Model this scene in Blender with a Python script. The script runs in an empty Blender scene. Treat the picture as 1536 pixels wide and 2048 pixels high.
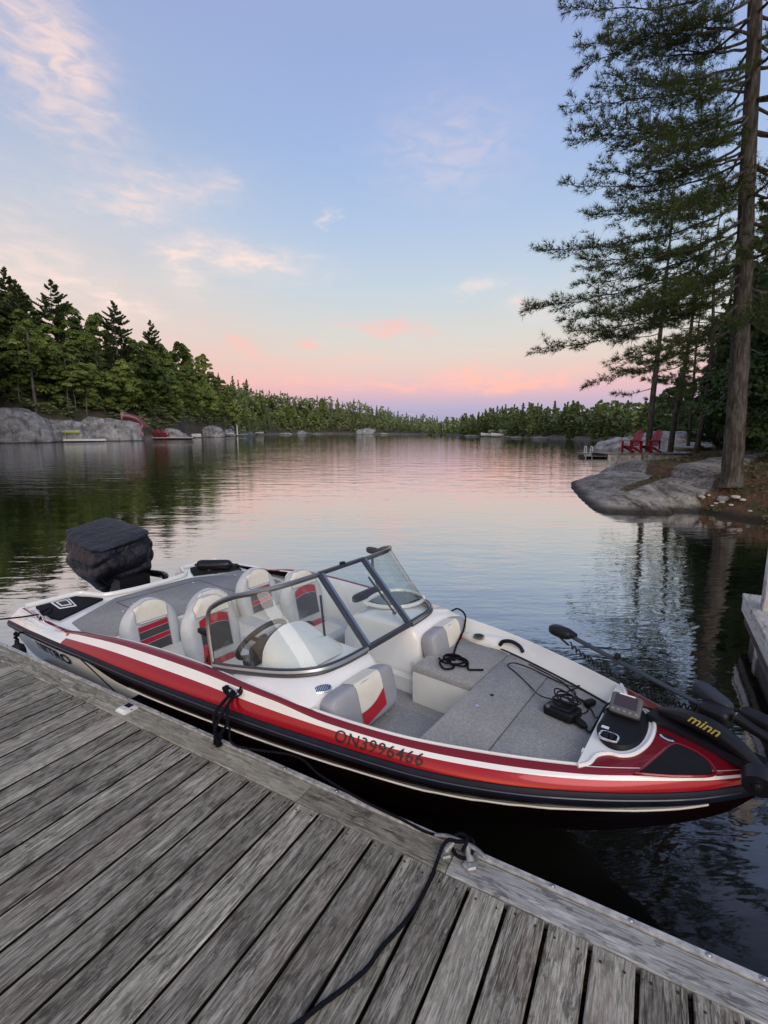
import bpy, bmesh, math, random
import numpy as np
from mathutils import Vector, Matrix, Euler, noise

C = bpy.context.scene
COL = C.collection
R = math.radians
PI = math.pi

# ------------------------------------------------------------------ camera
CAM_H = 2.1
PITCH = math.atan(162 / 960.0)
cam_d = bpy.data.cameras.new('camera')
cam = bpy.data.objects.new('camera', cam_d)
COL.objects.link(cam)
cam.location = (0, 0, CAM_H)
cam.rotation_euler = (R(90) - PITCH, 0, 0)
cam_d.sensor_fit = 'VERTICAL'
cam_d.sensor_height = 36.0
cam_d.lens = 36.0 * 960 / 2048
cam_d.clip_start = 0.05
cam_d.clip_end = 4000
C.camera = cam

# ------------------------------------------------------------------ exposure
C.view_settings.view_transform = 'Standard'
C.view_settings.look = 'None'
C.view_settings.exposure = 0.0
C.view_settings.gamma = 1.0
C.view_settings.use_curve_mapping = False

# ------------------------------------------------------------------ node helper
class NT:
    def __init__(s, tree): s.t = tree; s.n = tree.nodes; s.l = tree.links
    def node(s, typ, **kw):
        nd = s.n.new(typ)
        for k, v in kw.items():
            setattr(nd, k, v)
        return nd
    def put(s, sock, v):
        if v is None: return
        if isinstance(v, (int, float)):
            sock.default_value = v
        elif isinstance(v, (tuple, list)):
            if len(sock.default_value) == 4 and len(v) == 3: v = (*v, 1)
            sock.default_value = v
        else: s.l.new(v, sock)
    def m(s, op, a, b=None, c=None, clamp=False):
        nd = s.node('ShaderNodeMath', operation=op); nd.use_clamp = clamp
        s.put(nd.inputs[0], a); s.put(nd.inputs[1], b); s.put(nd.inputs[2], c)
        return nd.outputs[0]
    def mr(s, v, a, b, c=0., d=1., smooth=True):
        nd = s.node('ShaderNodeMapRange'); nd.interpolation_type = 'SMOOTHSTEP' if smooth else 'LINEAR'
        s.put(nd.inputs[0], v); s.put(nd.inputs[1], a); s.put(nd.inputs[2], b); s.put(nd.inputs[3], c); s.put(nd.inputs[4], d)
        return nd.outputs[0]
    def mix(s, f, a, b, blend='MIX'):
        nd = s.node('ShaderNodeMix', data_type='RGBA', blend_type=blend)
        s.put(nd.inputs[0], f); s.put(nd.inputs[6], a); s.put(nd.inputs[7], b)
        return nd.outputs[2]
    def noise(s, vec, scale, detail=4, rough=.55, dist=0., out=0):
        nd = s.node('ShaderNodeTexNoise')
        if vec is not None: s.l.new(vec, nd.inputs['Vector'])
        s.put(nd.inputs['Scale'], scale); nd.inputs['Detail'].default_value = detail
        nd.inputs['Roughness'].default_value = rough; nd.inputs['Distortion'].default_value = dist
        return nd.outputs[out]
    def mapping(s, vec, scale=(1, 1, 1), rot=(0, 0, 0), loc=(0, 0, 0)):
        nd = s.node('ShaderNodeMapping'); s.l.new(vec, nd.inputs[0])
        nd.inputs['Scale'].default_value = scale; nd.inputs['Rotation'].default_value = rot; s.put(nd.inputs['Location'], loc)
        return nd.outputs[0]
    def ramp(s, f, stops):
        nd = s.node('ShaderNodeValToRGB'); s.put(nd.inputs[0], f)
        e = nd.color_ramp.elements
        while len(e) > 1: e.remove(e[-1])
        e[0].position = stops[0][0]; e[0].color = (*stops[0][1], 1)
        for p, c in stops[1:]:
            k = e.new(p); k.color = (*c, 1)
        return nd.outputs[0]
    def bump(s, h, strength=.3, dist=.01, normal=None):
        nd = s.node('ShaderNodeBump'); nd.inputs['Strength'].default_value = strength
        nd.inputs['Distance'].default_value = dist; s.put(nd.inputs['Height'], h)
        if normal is not None: s.l.new(normal, nd.inputs['Normal'])
        return nd.outputs[0]
    def coord(s, k='Object'):
        return s.node('ShaderNodeTexCoord').outputs[k]
    def pos(s): return s.node('ShaderNodeNewGeometry').outputs['Position']
    def rnd(s): return s.node('ShaderNodeObjectInfo').outputs['Random']

def lin(r, g, b):
    return tuple((x / 255 / 12.92) if x / 255 <= .04045 else ((x / 255 + .055) / 1.055) ** 2.4 for x in (r, g, b))

def ray(px, py):
    u, v = px - 768, py - 1024
    c, s = math.cos(PITCH), math.sin(PITCH)
    return Vector((u, 960 * c - v * s, -960 * s - v * c))

# ------------------------------------------------------------------ world: dusk sky away from the sunset
W = bpy.data.worlds.new('World'); C.world = W; W.use_nodes = True
w = NT(W.node_tree); w.n.clear()
gen = w.coord('Generated')
nrm = w.node('ShaderNodeVectorMath', operation='NORMALIZE'); w.l.new(gen, nrm.inputs[0])
sep = w.node('ShaderNodeSeparateXYZ'); w.l.new(nrm.outputs[0], sep.inputs[0])
DX, DY, DZ = sep.outputs
el = w.m('MULTIPLY', w.m('ARCSINE', DZ), 180 / PI)
az = w.m('MULTIPLY', w.m('ARCTAN2', DX, DY), 180 / PI)
elf = w.m('DIVIDE', w.m('ABSOLUTE', el), 90.0)
def rp(st): return [(e / 90, lin(*c)) for e, c in st]
grad_c = w.ramp(elf, rp([(0, (138, 146, 196)), (2.4, (150, 150, 200)), (3.6, (180, 152, 190)), (4.8, (210, 160, 182)), (6.4, (216, 176, 178)),
                         (8.5, (212, 190, 184)), (11, (203, 197, 194)), (15.5, (186, 196, 208)), (21, (168, 186, 216)), (27, (152, 174, 216)),
                         (34, (147, 165, 211)), (40, (150, 163, 206)), (60, (152, 162, 196)), (90, (150, 160, 192))]))
grad_l = w.ramp(elf, rp([(0, (185, 155, 180)), (4, (216, 160, 172)), (7, (222, 176, 172)), (11, (214, 192, 186)), (15, (204, 196, 196)),
                         (21, (180, 190, 208)), (28, (156, 173, 208)), (36, (150, 165, 206)), (60, (152, 162, 196)), (90, (150, 160, 192))]))
fl = w.mr(az, -2.0, -30.0)
sky = w.mix(fl, grad_c, grad_l)
# the afterglow of the sunset, behind the photographer
front = w.m('MULTIPLY', DY, -1.0)
glow = w.m('MULTIPLY', w.mr(front, -.1, 1.0), w.m('POWER', w.m('SUBTRACT', 1.0, w.m('ABSOLUTE', DZ)), 1.6))
sky = w.mix(w.m('MULTIPLY', glow, .9), sky, (1.35, 1.08, .90))
# cirrus: streaky noise on a flat layer, and the single clouds of the photograph
pl = w.node('ShaderNodeCombineXYZ')
inv = w.m('DIVIDE', 1.0, w.m('ADD', w.m('ABSOLUTE', DZ), .06))
w.l.new(w.m('MULTIPLY', DX, inv), pl.inputs[0]); w.l.new(w.m('MULTIPLY', DY, inv), pl.inputs[1])
PLV = pl.outputs[0]
n1 = w.noise(w.mapping(PLV, (1.0, 2.3, 1), (0, 0, R(-18))), 1.3, 8, .62, .5)
n2 = w.noise(w.mapping(PLV, (.9, 1.2, 1), (0, 0, R(24)), (5, 3, 0)), .55, 4, .5, .3)
band = w.m('MULTIPLY', w.mr(n1, .47, .78), w.mr(n2, .42, .72))
ae = w.node('ShaderNodeCombineXYZ'); w.l.new(az, ae.inputs[0]); w.l.new(el, ae.inputs[1])
nw = w.noise(w.mapping(ae.outputs[0], (1, 2.2, 1)), .16, 7, .62, 1.0)
nf = w.noise(w.mapping(ae.outputs[0], (1, 2.9, 1), (0, 0, R(10))), .34, 4, .52, .6)
wob = w.m('SUBTRACT', nw, .5)
wob2 = w.m('SUBTRACT', w.noise(w.mapping(ae.outputs[0], (1, 2, 1), (0, 0, 0), (40, 7, 0)), .2, 5, .6, .6), .5)
azw = w.m('ADD', az, w.m('MULTIPLY', wob, 7.0)); elw = w.m('ADD', el, w.m('MULTIPLY', wob2, 3.6))
def cloud(px, py, rx, ry, ang, amp):
    d = ray(px, py); a = math.degrees(math.atan2(d.x, d.y)); e = math.degrees(math.atan2(d.z, math.hypot(d.x, d.y)))
    ca, sa = math.cos(R(ang)), math.sin(R(ang))
    dx = w.m('SUBTRACT', azw, a); dy = w.m('SUBTRACT', elw, e)
    p = w.m('ADD', w.m('MULTIPLY', dx, ca / rx), w.m('MULTIPLY', dy, sa / rx))
    q = w.m('ADD', w.m('MULTIPLY', dx, -sa / ry), w.m('MULTIPLY', dy, ca / ry))
    g = w.m('POWER', 2.718, w.m('MULTIPLY', w.m('ADD', w.m('MULTIPLY', p, p), w.m('MULTIPLY', q, q)), -1.0))
    return w.m('MULTIPLY', g, amp)
def total(lst):
    s = None
    for c in lst:
        v = cloud(*c); s = v if s is None else w.m('ADD', s, v)
    tex = w.m('ADD', .30, w.m('MULTIPLY', w.mr(nf, .28, .74), .85))
    return w.m('MULTIPLY', s, tex, clamp=True)
pale = total([(60, 20, 6.5, 3.4, -40, .5), (150, 130, 4.4, 2.0, -62, .45), (60, 100, 5, 2.6, -50, .4), (315, 380, 3.6, 1.5, 8, .95), (240, 420, 4.2, .8, 0, .6), (500, 522, 6.5, 1.2, -2, 1.0),
              (370, 505, 3.0, 1.6, 30, .6), (370, 555, 2.5, 1.5, -30, .55), (120, 580, 9, 2.6, -14, .5), (20, 500, 6, 3.5, -10, .4), (960, 572, 3.0, .7, 2, .6),
              (650, 432, .7, .5, 20, .9), (900, 300, 7, 3.5, 0, .35), (60, 360, 9, 4, 0, .12), (230, 600, 3.6, .45, -14, .75), (440, 375, 2.0, 1.2, 0, .45),
              (1060, 612, 2.0, 1.0, 0, .7), (100, 230, 5, 2, -40, .3)])
pink = total([(780, 658, 4.3, .6, -3, 1.0), (470, 680, 1.8, .9, -25, .9), (620, 690, 1.3, .28, 0, .9), (920, 752, 2.8, 1.1, 4, 1.15), (1040, 765, 5.5, .8, 6, 1.15),
              (600, 765, 10, 1.0, -2, .5), (800, 768, 3.5, .35, 0, .7), (500, 715, 4, .5, -4, .5), (700, 720, 5, .4, 3, .4), (1060, 612, 1.3, .5, 0, .35)])
sky = w.mix(w.m('MULTIPLY', band, .2), sky, lin(236, 214, 212))
sky = w.mix(w.m('MULTIPLY', pale, .82), sky, lin(250, 218, 206))
sky = w.mix(w.m('MULTIPLY', pink, .8), sky, lin(255, 168, 158))
bg1 = w.node('ShaderNodeBackground'); w.l.new(sky, bg1.inputs[0]); bg1.inputs[1].default_value = 1.0
st = w.node('ShaderNodeTexSky', sky_type='NISHITA'); st.sun_disc = False
st.sun_elevation = R(4); st.sun_rotation = R(180 + 12); st.air_density = 1.0; st.dust_density = 1.0
bg2 = w.node('ShaderNodeBackground'); w.l.new(st.outputs[0], bg2.inputs[0]); bg2.inputs[1].default_value = 0.05
add = w.node('ShaderNodeAddShader'); w.l.new(bg1.outputs[0], add.inputs[0]); w.l.new(bg2.outputs[0], add.inputs[1])
wo = w.node('ShaderNodeOutputWorld'); w.l.new(add.outputs[0], wo.inputs[0])

# ------------------------------------------------------------------ sun: the broad soft glow after sunset, from behind the photographer
sd = bpy.data.lights.new('sun', 'SUN'); sd.energy = 1.45; sd.angle = R(40); sd.color = (1.0, .9, .82)
so = bpy.data.objects.new('sun', sd); COL.objects.link(so)
so.rotation_euler = Vector((-.25, .8, -.62)).to_track_quat('-Z', 'Y').to_euler()

# ------------------------------------------------------------------ mesh helpers
class MB:
    def __init__(s): s.v = []; s.f = []; s.mi = []; s.k = 0
    def add(s, vs, fs, mi=None):
        b = len(s.v); s.v += [tuple(p) for p in vs]
        for f in fs: s.f.append(tuple(i + b for i in f)); s.mi.append(s.k if mi is None else mi)
    def box(s, c, h, rot=None, taper=1.0):
        rot = rot or Matrix.Identity(3); c = Vector(c)
        vs = [c + rot @ Vector((x * h[0] * (taper if z > 0 else 1), y * h[1] * (taper if z > 0 else 1), z * h[2])) for x in (-1, 1) for y in (-1, 1) for z in (-1, 1)]
        s.add(vs, [(0, 1, 3, 2), (4, 6, 7, 5), (0, 4, 5, 1), (2, 3, 7, 6), (0, 2, 6, 4), (1, 5, 7, 3)])
    def bar(s, a, b, w_, h_, up=(0, 0, 1)):
        a, b = Vector(a), Vector(b); d = (b - a); L = d.length; d.normalize()
        sd_ = d.cross(Vector(up)).normalized(); u = sd_.cross(d)
        m = Matrix((d, sd_, u)).transposed()
        s.box((a + b) / 2, (L / 2, w_ / 2, h_ / 2), m)
    def tube(s, pts, r, n=8, closed=False, cap=True):
        pts = [Vector(p) for p in pts]; N = len(pts)
        rs = r if isinstance(r, (list, tuple)) else [r] * N
        vs = []; prev = None
        for i, p in enumerate(pts):
            if closed: t = pts[(i + 1) % N] - pts[i - 1]
            else: t = pts[min(i + 1, N - 1)] - pts[max(i - 1, 0)]
            if t.length < 1e-9: t = Vector((0, 0, 1))
            t.normalize()
            if prev is None:
                ref = Vector((0, 0, 1)) if abs(t.z) < .9 else Vector((1, 0, 0)); a = t.cross(ref).normalized()
            else:
                a = (prev - t * prev.dot(t))
                a = a.normalized() if a.length > 1e-6 else t.orthogonal().normalized()
            prev = a; b = t.cross(a)
            for k in range(n):
                g = 2 * PI * k / n; vs.append(p + (a * math.cos(g) + b * math.sin(g)) * rs[i])
        fs = []
        for i in range(N if closed else N - 1):
            j = (i + 1) % N
            for k in range(n):
                k2 = (k + 1) % n; fs.append((i * n + k, i * n + k2, j * n + k2, j * n + k))
        if cap and not closed:
            fs.append(tuple(range(n - 1, -1, -1))); fs.append(tuple((N - 1) * n + k for k in range(n)))
        s.add(vs, fs)
    def grid(s, fn, nu, nv, mi=None, close_u=False, close_v=False, flip=False):
        vs = [fn(i / (nu if close_u else nu - 1), j / (nv if close_v else nv - 1)) for i in range(nu) for j in range(nv)]
        fs = []
        for i in range(nu if close_u else nu - 1):
            for j in range(nv if close_v else nv - 1):
                a, b_, c, d = i * nv + j, i * nv + (j + 1) % nv, ((i + 1) % nu) * nv + (j + 1) % nv, ((i + 1) % nu) * nv + j
                fs.append((a, d, c, b_) if flip else (a, b_, c, d))
        s.add(vs, fs, mi)
    def sup(s, c, h, e=4.0, rot=None, nu=14, nv=20, warp=None):
        """rounded box (superellipsoid)"""
        rot = rot or Matrix.Identity(3); c = Vector(c)
        def sg(v, p): return math.copysign(abs(v) ** p, v)
        p = 2.0 / e
        def fn(u, v):
            t = (u - .5) * PI; g = v * 2 * PI
            q = Vector((h[0] * sg(math.cos(t), p) * sg(math.cos(g), p), h[1] * sg(math.cos(t), p) * sg(math.sin(g), p), h[2] * sg(math.sin(t), p)))
            if warp: q = warp(q)
            return c + rot @ q
        s.grid(fn, nu, nv, close_v=True, flip=True)
    def prism(s, poly, z0, z1, inset=0.0):
        n = len(poly)
        cx = sum(p[0] for p in poly) / n; cy = sum(p[1] for p in poly) / n
        vs = [(x, y, z0) for x, y in poly]
        if inset:
            vs += [(x, y, z1 - inset) for x, y in poly]
            top = []
            for x, y in poly:
                d = math.hypot(x - cx, y - cy) or 1; top.append((x - (x - cx) / d * inset, y - (y - cy) / d * inset, z1))
            vs += top; lv = 3
        else: vs += [(x, y, z1) for x, y in poly]; lv = 2
        fs = [tuple(range(n - 1, -1, -1)), tuple((lv - 1) * n + k for k in range(n))]
        for L in range(lv - 1):
            for k in range(n): k2 = (k + 1) % n; fs.append((L * n + k, L * n + k2, (L + 1) * n + k2, (L + 1) * n + k))
        s.add(vs, fs)
    def build(s, name, mats, parent=None, smooth=True, angle=40, loc=None):
        me = bpy.data.meshes.new(name); me.from_pydata(s.v, [], s.f)
        if not isinstance(mats, (list, tuple)): mats = [mats]
        for m_ in mats: me.materials.append(m_)
        if len(mats) > 1: me.polygons.foreach_set('material_index', s.mi)
        me.validate(); me.update()
        if smooth:
            me.polygons.foreach_set('use_smooth', [True] * len(me.polygons))
            try: me.set_sharp_from_angle(angle=R(angle))
            except Exception: pass
        o = bpy.data.objects.new(name, me); COL.objects.link(o)
        if parent: o.parent = parent
        if loc: o.location = loc
        return o

def empty(name, loc=(0, 0, 0), rz=0, parent=None):
    o = bpy.data.objects.new(name, None); COL.objects.link(o); o.location = loc; o.rotation_euler = (0, 0, rz)
    o.empty_display_size = .1
    if parent: o.parent = parent
    return o
def tag(o, label=None, cat=None, group=None, kind=None):
    if label: o['label'] = label
    if cat: o['category'] = cat
    if group: o['group'] = group
    if kind: o['kind'] = kind
    return o
def link_copy(o, parent=None):
    c_ = o.copy(); COL.objects.link(c_)
    if parent: c_.parent = parent
    return c_
def copy_tree(o, parent=None):
    c_ = link_copy(o, parent)
    for ch in list(o.children): copy_tree(ch, c_)
    return c_
def smooth_path(pts, n=8):
    """Catmull-Rom through pts"""
    P = [Vector(p) for p in pts]; P = [P[0] * 2 - P[1]] + P + [P[-1] * 2 - P[-2]]
    out = []
    for i in range(1, len(P) - 2):
        for k in range(n):
            t = k / n
            out.append(.5 * ((2 * P[i]) + (P[i + 1] - P[i - 1]) * t + (2 * P[i - 1] - 5 * P[i] + 4 * P[i + 1] - P[i + 2]) * t * t + (3 * P[i] - P[i - 1] - 3 * P[i + 1] + P[i + 2]) * t ** 3))
    out.append(P[-2]); return out
def interp(x, tab):
    if x <= tab[0][0]: return tab[0][1]
    for (a, p), (b, q) in zip(tab, tab[1:]):
        if x <= b:
            t = (x - a) / (b - a); return p + (q - p) * t
    return tab[-1][1]
def sinterp(x, tab):
    """smooth (Catmull-Rom) table lookup"""
    n = len(tab)
    if x <= tab[0][0]: return tab[0][1]
    if x >= tab[-1][0]: return tab[-1][1]
    for i in range(n - 1):
        if x <= tab[i + 1][0]:
            x0, y0 = tab[i]; x1, y1 = tab[i + 1]; h = x1 - x0; t = (x - x0) / h
            m0 = (y1 - tab[i - 1][1]) / (x1 - tab[i - 1][0]) if i > 0 else (y1 - y0) / h
            m1 = (tab[i + 2][1] - y0) / (tab[i + 2][0] - x0) if i < n - 2 else (y1 - y0) / h
            return (2 * t ** 3 - 3 * t * t + 1) * y0 + (t ** 3 - 2 * t * t + t) * h * m0 + (-2 * t ** 3 + 3 * t * t) * y1 + (t ** 3 - t * t) * h * m1

# ------------------------------------------------------------------ materials
MATS = {}
def pm(name, col, rough=.5, metal=0., coat=0., bump=None, var=None, spec=.5):
    """plain principled paint / plastic with slight procedural variation. bump=(scale, strength), var=(scale, amount)"""
    if name in MATS: return MATS[name]
    m_ = bpy.data.materials.new(name); m_.use_nodes = True
    t = NT(m_.node_tree); b = t.n['Principled BSDF']
    b.inputs['Base Color'].default_value = (*col, 1); b.inputs['Roughness'].default_value = rough
    b.inputs['Metallic'].default_value = metal; b.inputs['Coat Weight'].default_value = coat; b.inputs['Coat Roughness'].default_value = .04
    b.inputs['Specular IOR Level'].default_value = spec
    co = t.coord('Object')
    if var is None: var = (6, .12)
    n_ = t.noise(co, var[0], 5, .6)
    f_ = t.mr(n_, .3, .7, 1 - var[1], 1 + var[1] * .6)
    cc = t.node('ShaderNodeVectorMath', operation='SCALE'); cc.inputs[0].default_value = col; t.l.new(f_, cc.inputs['Scale'])
    t.l.new(cc.outputs[0], b.inputs['Base Color'])
    if bump:
        t.l.new(t.bump(t.noise(co, bump[0], 4, .6), bump[1], .004), b.inputs['Normal'])
    MATS[name] = m_; return m_

def shader_mat(name):
    m_ = bpy.data.materials.new(name); m_.use_nodes = True
    t = NT(m_.node_tree); MATS[name] = m_
    return m_, t, t.n['Principled BSDF']

# weathered timber: grain runs along local X
def wood(name, dark, mid, light, lichen=.0, contrast=1.0, red=0.25):
    m_, t, b = shader_mat(name)
    r = t.rnd(); co = t.coord('Object')
    off = t.node('ShaderNodeCombineXYZ'); t.l.new(t.m('MULTIPLY', r, 37.0), off.inputs[0]); t.l.new(t.m('MULTIPLY', r, 13.0), off.inputs[1])
    va = t.node('ShaderNodeVectorMath', operation='ADD'); t.l.new(co, va.inputs[0]); t.l.new(off.outputs[0], va.inputs[1]); P = va.outputs[0]
    # slow warp of the grain round knots
    wv = t.noise(t.mapping(P, (2.5, 9, 1)), 1.0, 3, .5, 0, 1)
    ws = t.node('ShaderNodeVectorMath', operation='SCALE'); t.l.new(wv, ws.inputs[0]); ws.inputs['Scale'].default_value = .016
    vb = t.node('ShaderNodeVectorMath', operation='ADD'); t.l.new(P, vb.inputs[0]); t.l.new(ws.outputs[0], vb.inputs[1]); Q = vb.outputs[0]
    fine = t.noise(t.mapping(Q, (20, 260, 30)), 1, 5, .7)
    mid_g = t.noise(t.mapping(Q, (6.5, 60, 10)), 1, 7, .74, .3)
    blot = t.noise(t.mapping(P, (7, 17, 5)), 1, 8, .72, .5)
    big = t.noise(t.mapping(P, (1.4, 5, 2)), 1, 3, .55)
    g = t.m('ADD', t.m('MULTIPLY', mid_g, .55), t.m('MULTIPLY', fine, .45))
    col = t.ramp(t.mr(g, .5 - .2 / contrast, .5 + .2 / contrast, smooth=False), [(0, dark), (.42, mid), (.78, light), (1, tuple(min(1, x * 1.25) for x in light))])
    # soot / algae blotches and bleached patches
    col = t.mix(t.m('MULTIPLY', t.mr(blot, .53, .60), .7), col, tuple(x * .30 for x in mid))
    col = t.mix(t.m('MULTIPLY', t.mr(t.noise(t.mapping(P, (3, 16, 3), (0, 0, 0), (9, 4, 0)), 1, 6, .7), .54, .66), .8), col, tuple(min(1, x * 1.35) for x in light))
    col = t.mix(t.m('MULTIPLY', t.mr(big, .52, .7), red), col, (.17, .105, .085))
    if lichen: col = t.mix(t.m('MULTIPLY', t.mr(t.noise(P, 26, 6, .7), .55, .66), lichen), col, (.12, .125, .075))
    col = t.mix(t.m('MULTIPLY', t.mr(t.noise(t.mapping(Q, (11, 150, 9), (0, 0, 0), (5, 1, 0)), 1, 3, .6), .57, .66), .6), col, tuple(min(1, x * 1.3) for x in light))
    col = t.mix(t.m('MULTIPLY', t.mr(t.noise(t.mapping(Q, (5, 120, 9), (0, 0, 0), (2, 8, 0)), 1, 3, .6), .58, .64), .65), col, tuple(x * .5 for x in dark))
    # cracks along the grain
    cr = t.noise(t.mapping(Q, (1.6, 62, 3), (0, 0, 0), (3, 7, 0)), 1, 3, .5)
    crack = t.m('SUBTRACT', 1.0, t.mr(t.m('ABSOLUTE', t.m('SUBTRACT', cr, .5)), .0, .012))
    crm = t.m('MULTIPLY', crack, t.mr(t.noise(t.mapping(P, (2.2, 8, 1), (0, 0, 0), (8, 2, 0)), 1, 2, .5), .5, .62))
    col = t.mix(t.m('MULTIPLY', crm, .8), col, (.02, .018, .015))
    # knots
    vo = t.node('ShaderNodeTexVoronoi'); t.l.new(t.mapping(P, (2.6, 6.5, .01)), vo.inputs['Vector']); vo.inputs['Scale'].default_value = 1.25
    kd = vo.outputs['Distance']; knot = t.m('SUBTRACT', 1.0, t.mr(kd, .05, .11))
    ring = t.m('MULTIPLY', t.m('ADD', t.m('SINE', t.m('MULTIPLY', kd, 130.0)), 1.0), .5)
    col = t.mix(t.m('MULTIPLY', knot, t.m('ADD', .35, t.m('MULTIPLY', ring, .45))), col, (.045, .036, .028))
    tone = t.m('ADD', .74, t.m('MULTIPLY', t.m('FRACT', t.m('MULTIPLY', r, 7.31)), .55))
    # worn silver heartwood and stained planks differ from board to board
    col = t.mix(t.m('MULTIPLY', t.mr(t.m('FRACT', t.m('MULTIPLY', r, 3.77)), .80, .9), .14), col, tuple(min(1, x * 1.5) for x in light))
    sc = t.node('ShaderNodeVectorMath', operation='SCALE'); t.l.new(col, sc.inputs[0]); t.l.new(tone, sc.inputs['Scale'])
    t.l.new(sc.outputs[0], b.inputs['Base Color']); b.inputs['Roughness'].default_value = .82; b.inputs['Specular IOR Level'].default_value = .25
    h = t.m('SUBTRACT', t.m('ADD', g, t.m('MULTIPLY', blot, .5)), t.m('MULTIPLY', crm, 1.2))
    t.l.new(t.bump(h, .75, .0035), b.inputs['Normal'])
    return m_
M_PLANK = wood('weathered_plank', (.034, .030, .021), (.158, .147, .116), (.365, .345, .29), 0, 1.15, .26)
M_TRIM = wood('weathered_trim', (.060, .056, .040), (.170, .160, .124), (.31, .295, .24), .6, .9, .10)
M_TRIM2 = wood('bleached_trim', (.17, .17, .155), (.32, .32, .30), (.47, .47, .45), .05, .8, .0)
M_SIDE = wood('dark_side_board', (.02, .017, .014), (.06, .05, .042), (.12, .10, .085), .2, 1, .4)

def rock_mat(name, base, dark, light, scale=1.0, streak=True, soil=False, crack=.7):
    m_, t, b = shader_mat(name)
    P = t.pos()
    n_a = t.noise(t.mapping(P, (scale, scale, scale)), 1.2, 9, .65, .2)
    n_b = t.noise(t.mapping(P, (scale * 4,) * 3), 3.0, 8, .7)
    col = t.ramp(t.m('ADD', t.m('MULTIPLY', n_a, .62), t.m('MULTIPLY', n_b, .38)), [(.38, dark), (.47, base), (.56, light), (.66, tuple(min(1, x * 1.35) for x in light))])
    if streak:
        s1 = t.noise(t.mapping(P, (2.2 * scale, 2.2 * scale, .22 * scale)), 1.1, 6, .65, .4)
        col = t.mix(t.m('MULTIPLY', t.mr(s1, .52, .66), .65), col, tuple(x * .35 for x in dark))
    vo = t.node('ShaderNodeTexVoronoi', feature='DISTANCE_TO_EDGE'); t.l.new(t.mapping(P, (.5 * scale, .8 * scale, 1.1 * scale), (.3, .4, .5)), vo.inputs['Vector'])
    vo.inputs['Scale'].default_value = .8
    ck = t.m('SUBTRACT', 1.0, t.mr(vo.outputs[0], 0, .02))
    col = t.mix(t.m('MULTIPLY', ck, crack), col, tuple(x * .25 for x in dark))
    sp = t.node('ShaderNodeSeparateXYZ'); t.l.new(P, sp.inputs[0])
    wet = t.mr(t.m('ADD', sp.outputs[2], t.m('MULTIPLY', n_b, -.25)), .12, -.06)
    col = t.mix(t.m('MULTIPLY', wet, .85), col, (.018, .017, .015))
    t.l.new(col, b.inputs['Base Color']); b.inputs['Roughness'].default_value = .85; b.inputs['Specular IOR Level'].default_value = .3
    t.l.new(t.bump(t.m('SUBTRACT', t.m('ADD', n_a, t.m('MULTIPLY', n_b, .5)), t.m('MULTIPLY', ck, crack)), 1.0, .12 / scale), b.inputs['Normal'])
    return m_
M_ROCK = rock_mat('granite', (.20, .20, .195), (.085, .083, .08), (.33, .33, .32), .8, crack=.35)
M_ROCKFAR = rock_mat('granite_far', (.21, .205, .20), (.09, .087, .084), (.34, .335, .33), .45, crack=.12)

def leaf_mat(name, c1, c2, c3, sc=.6, trans=.35, rough=.55):
    m_, t, b = shader_mat(name)
    P = t.pos(); r = t.rnd()
    n_ = t.noise(P, sc, 4, .6); n2_ = t.noise(P, sc * 9, 2, .6)
    v = t.m('ADD', t.m('ADD', t.m('MULTIPLY', n_, .6), t.m('MULTIPLY', n2_, .4)), t.m('MULTIPLY', t.m('SUBTRACT', r, .5), .22))
    col = t.ramp(v, [(.32, c1), (.5, c2), (.68, c3)])
    t.l.new(col, b.inputs['Base Color']); b.inputs['Roughness'].default_value = rough; b.inputs['Specular IOR Level'].default_value = .25
    tr = t.node('ShaderNodeBsdfTranslucent'); t.l.new(col, tr.inputs[0])
    mx = t.node('ShaderNodeMixShader'); mx.inputs[0].default_value = trans
    t.l.new(b.outputs[0], mx.inputs[1]); t.l.new(tr.outputs[0], mx.inputs[2])
    out = t.n['Material Output']; t.l.new(mx.outputs[0], out.inputs[0])
    return m_
M_NEEDLE = leaf_mat('pine_needles', (.032, .048, .016), (.078, .108, .030), (.15, .185, .055), 1.1, .4)
M_LEAF = leaf_mat('leaves', (.045, .072, .018), (.18, .24, .055), (.36, .42, .12), .25, .45)
M_LEAFD = leaf_mat('dark_leaves', (.018, .036, .014), (.050, .090, .028), (.105, .16, .048), .8, .35)
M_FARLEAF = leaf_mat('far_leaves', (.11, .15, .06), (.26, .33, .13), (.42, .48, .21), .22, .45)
M_FARPINE = leaf_mat('hill_pine_needles', (.034, .056, .024), (.085, .120, .048), (.155, .20, .085), .3, .4)

def bark_mat(name, c1, c2, c3, sc=1.0):
    m_, t, b = shader_mat(name)
    co = t.coord('Object')
    n_ = t.noise(t.mapping(co, (14 * sc, 14 * sc, 2.6 * sc)), 1, 7, .7, .4); n2_ = t.noise(co, 1.3, 4, .6)
    col = t.ramp(n_, [(.3, c1), (.48, c2), (.64, c3)])
    col = t.mix(t.m('MULTIPLY', t.mr(n2_, .5, .66), .6), col, c3)
    t.l.new(col, b.inputs['Base Color']); b.inputs['Roughness'].default_value = .9; b.inputs['Specular IOR Level'].default_value = .2
    t.l.new(t.bump(n_, 1.0, .03), b.inputs['Normal'])
    return m_
M_BARK = bark_mat('pine_bark', (.014, .012, .009), (.045, .040, .033), (.105, .100, .088))
M_BARKF = bark_mat('far_bark', (.03, .027, .024), (.08, .072, .065), (.16, .15, .14), .3)

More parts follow.
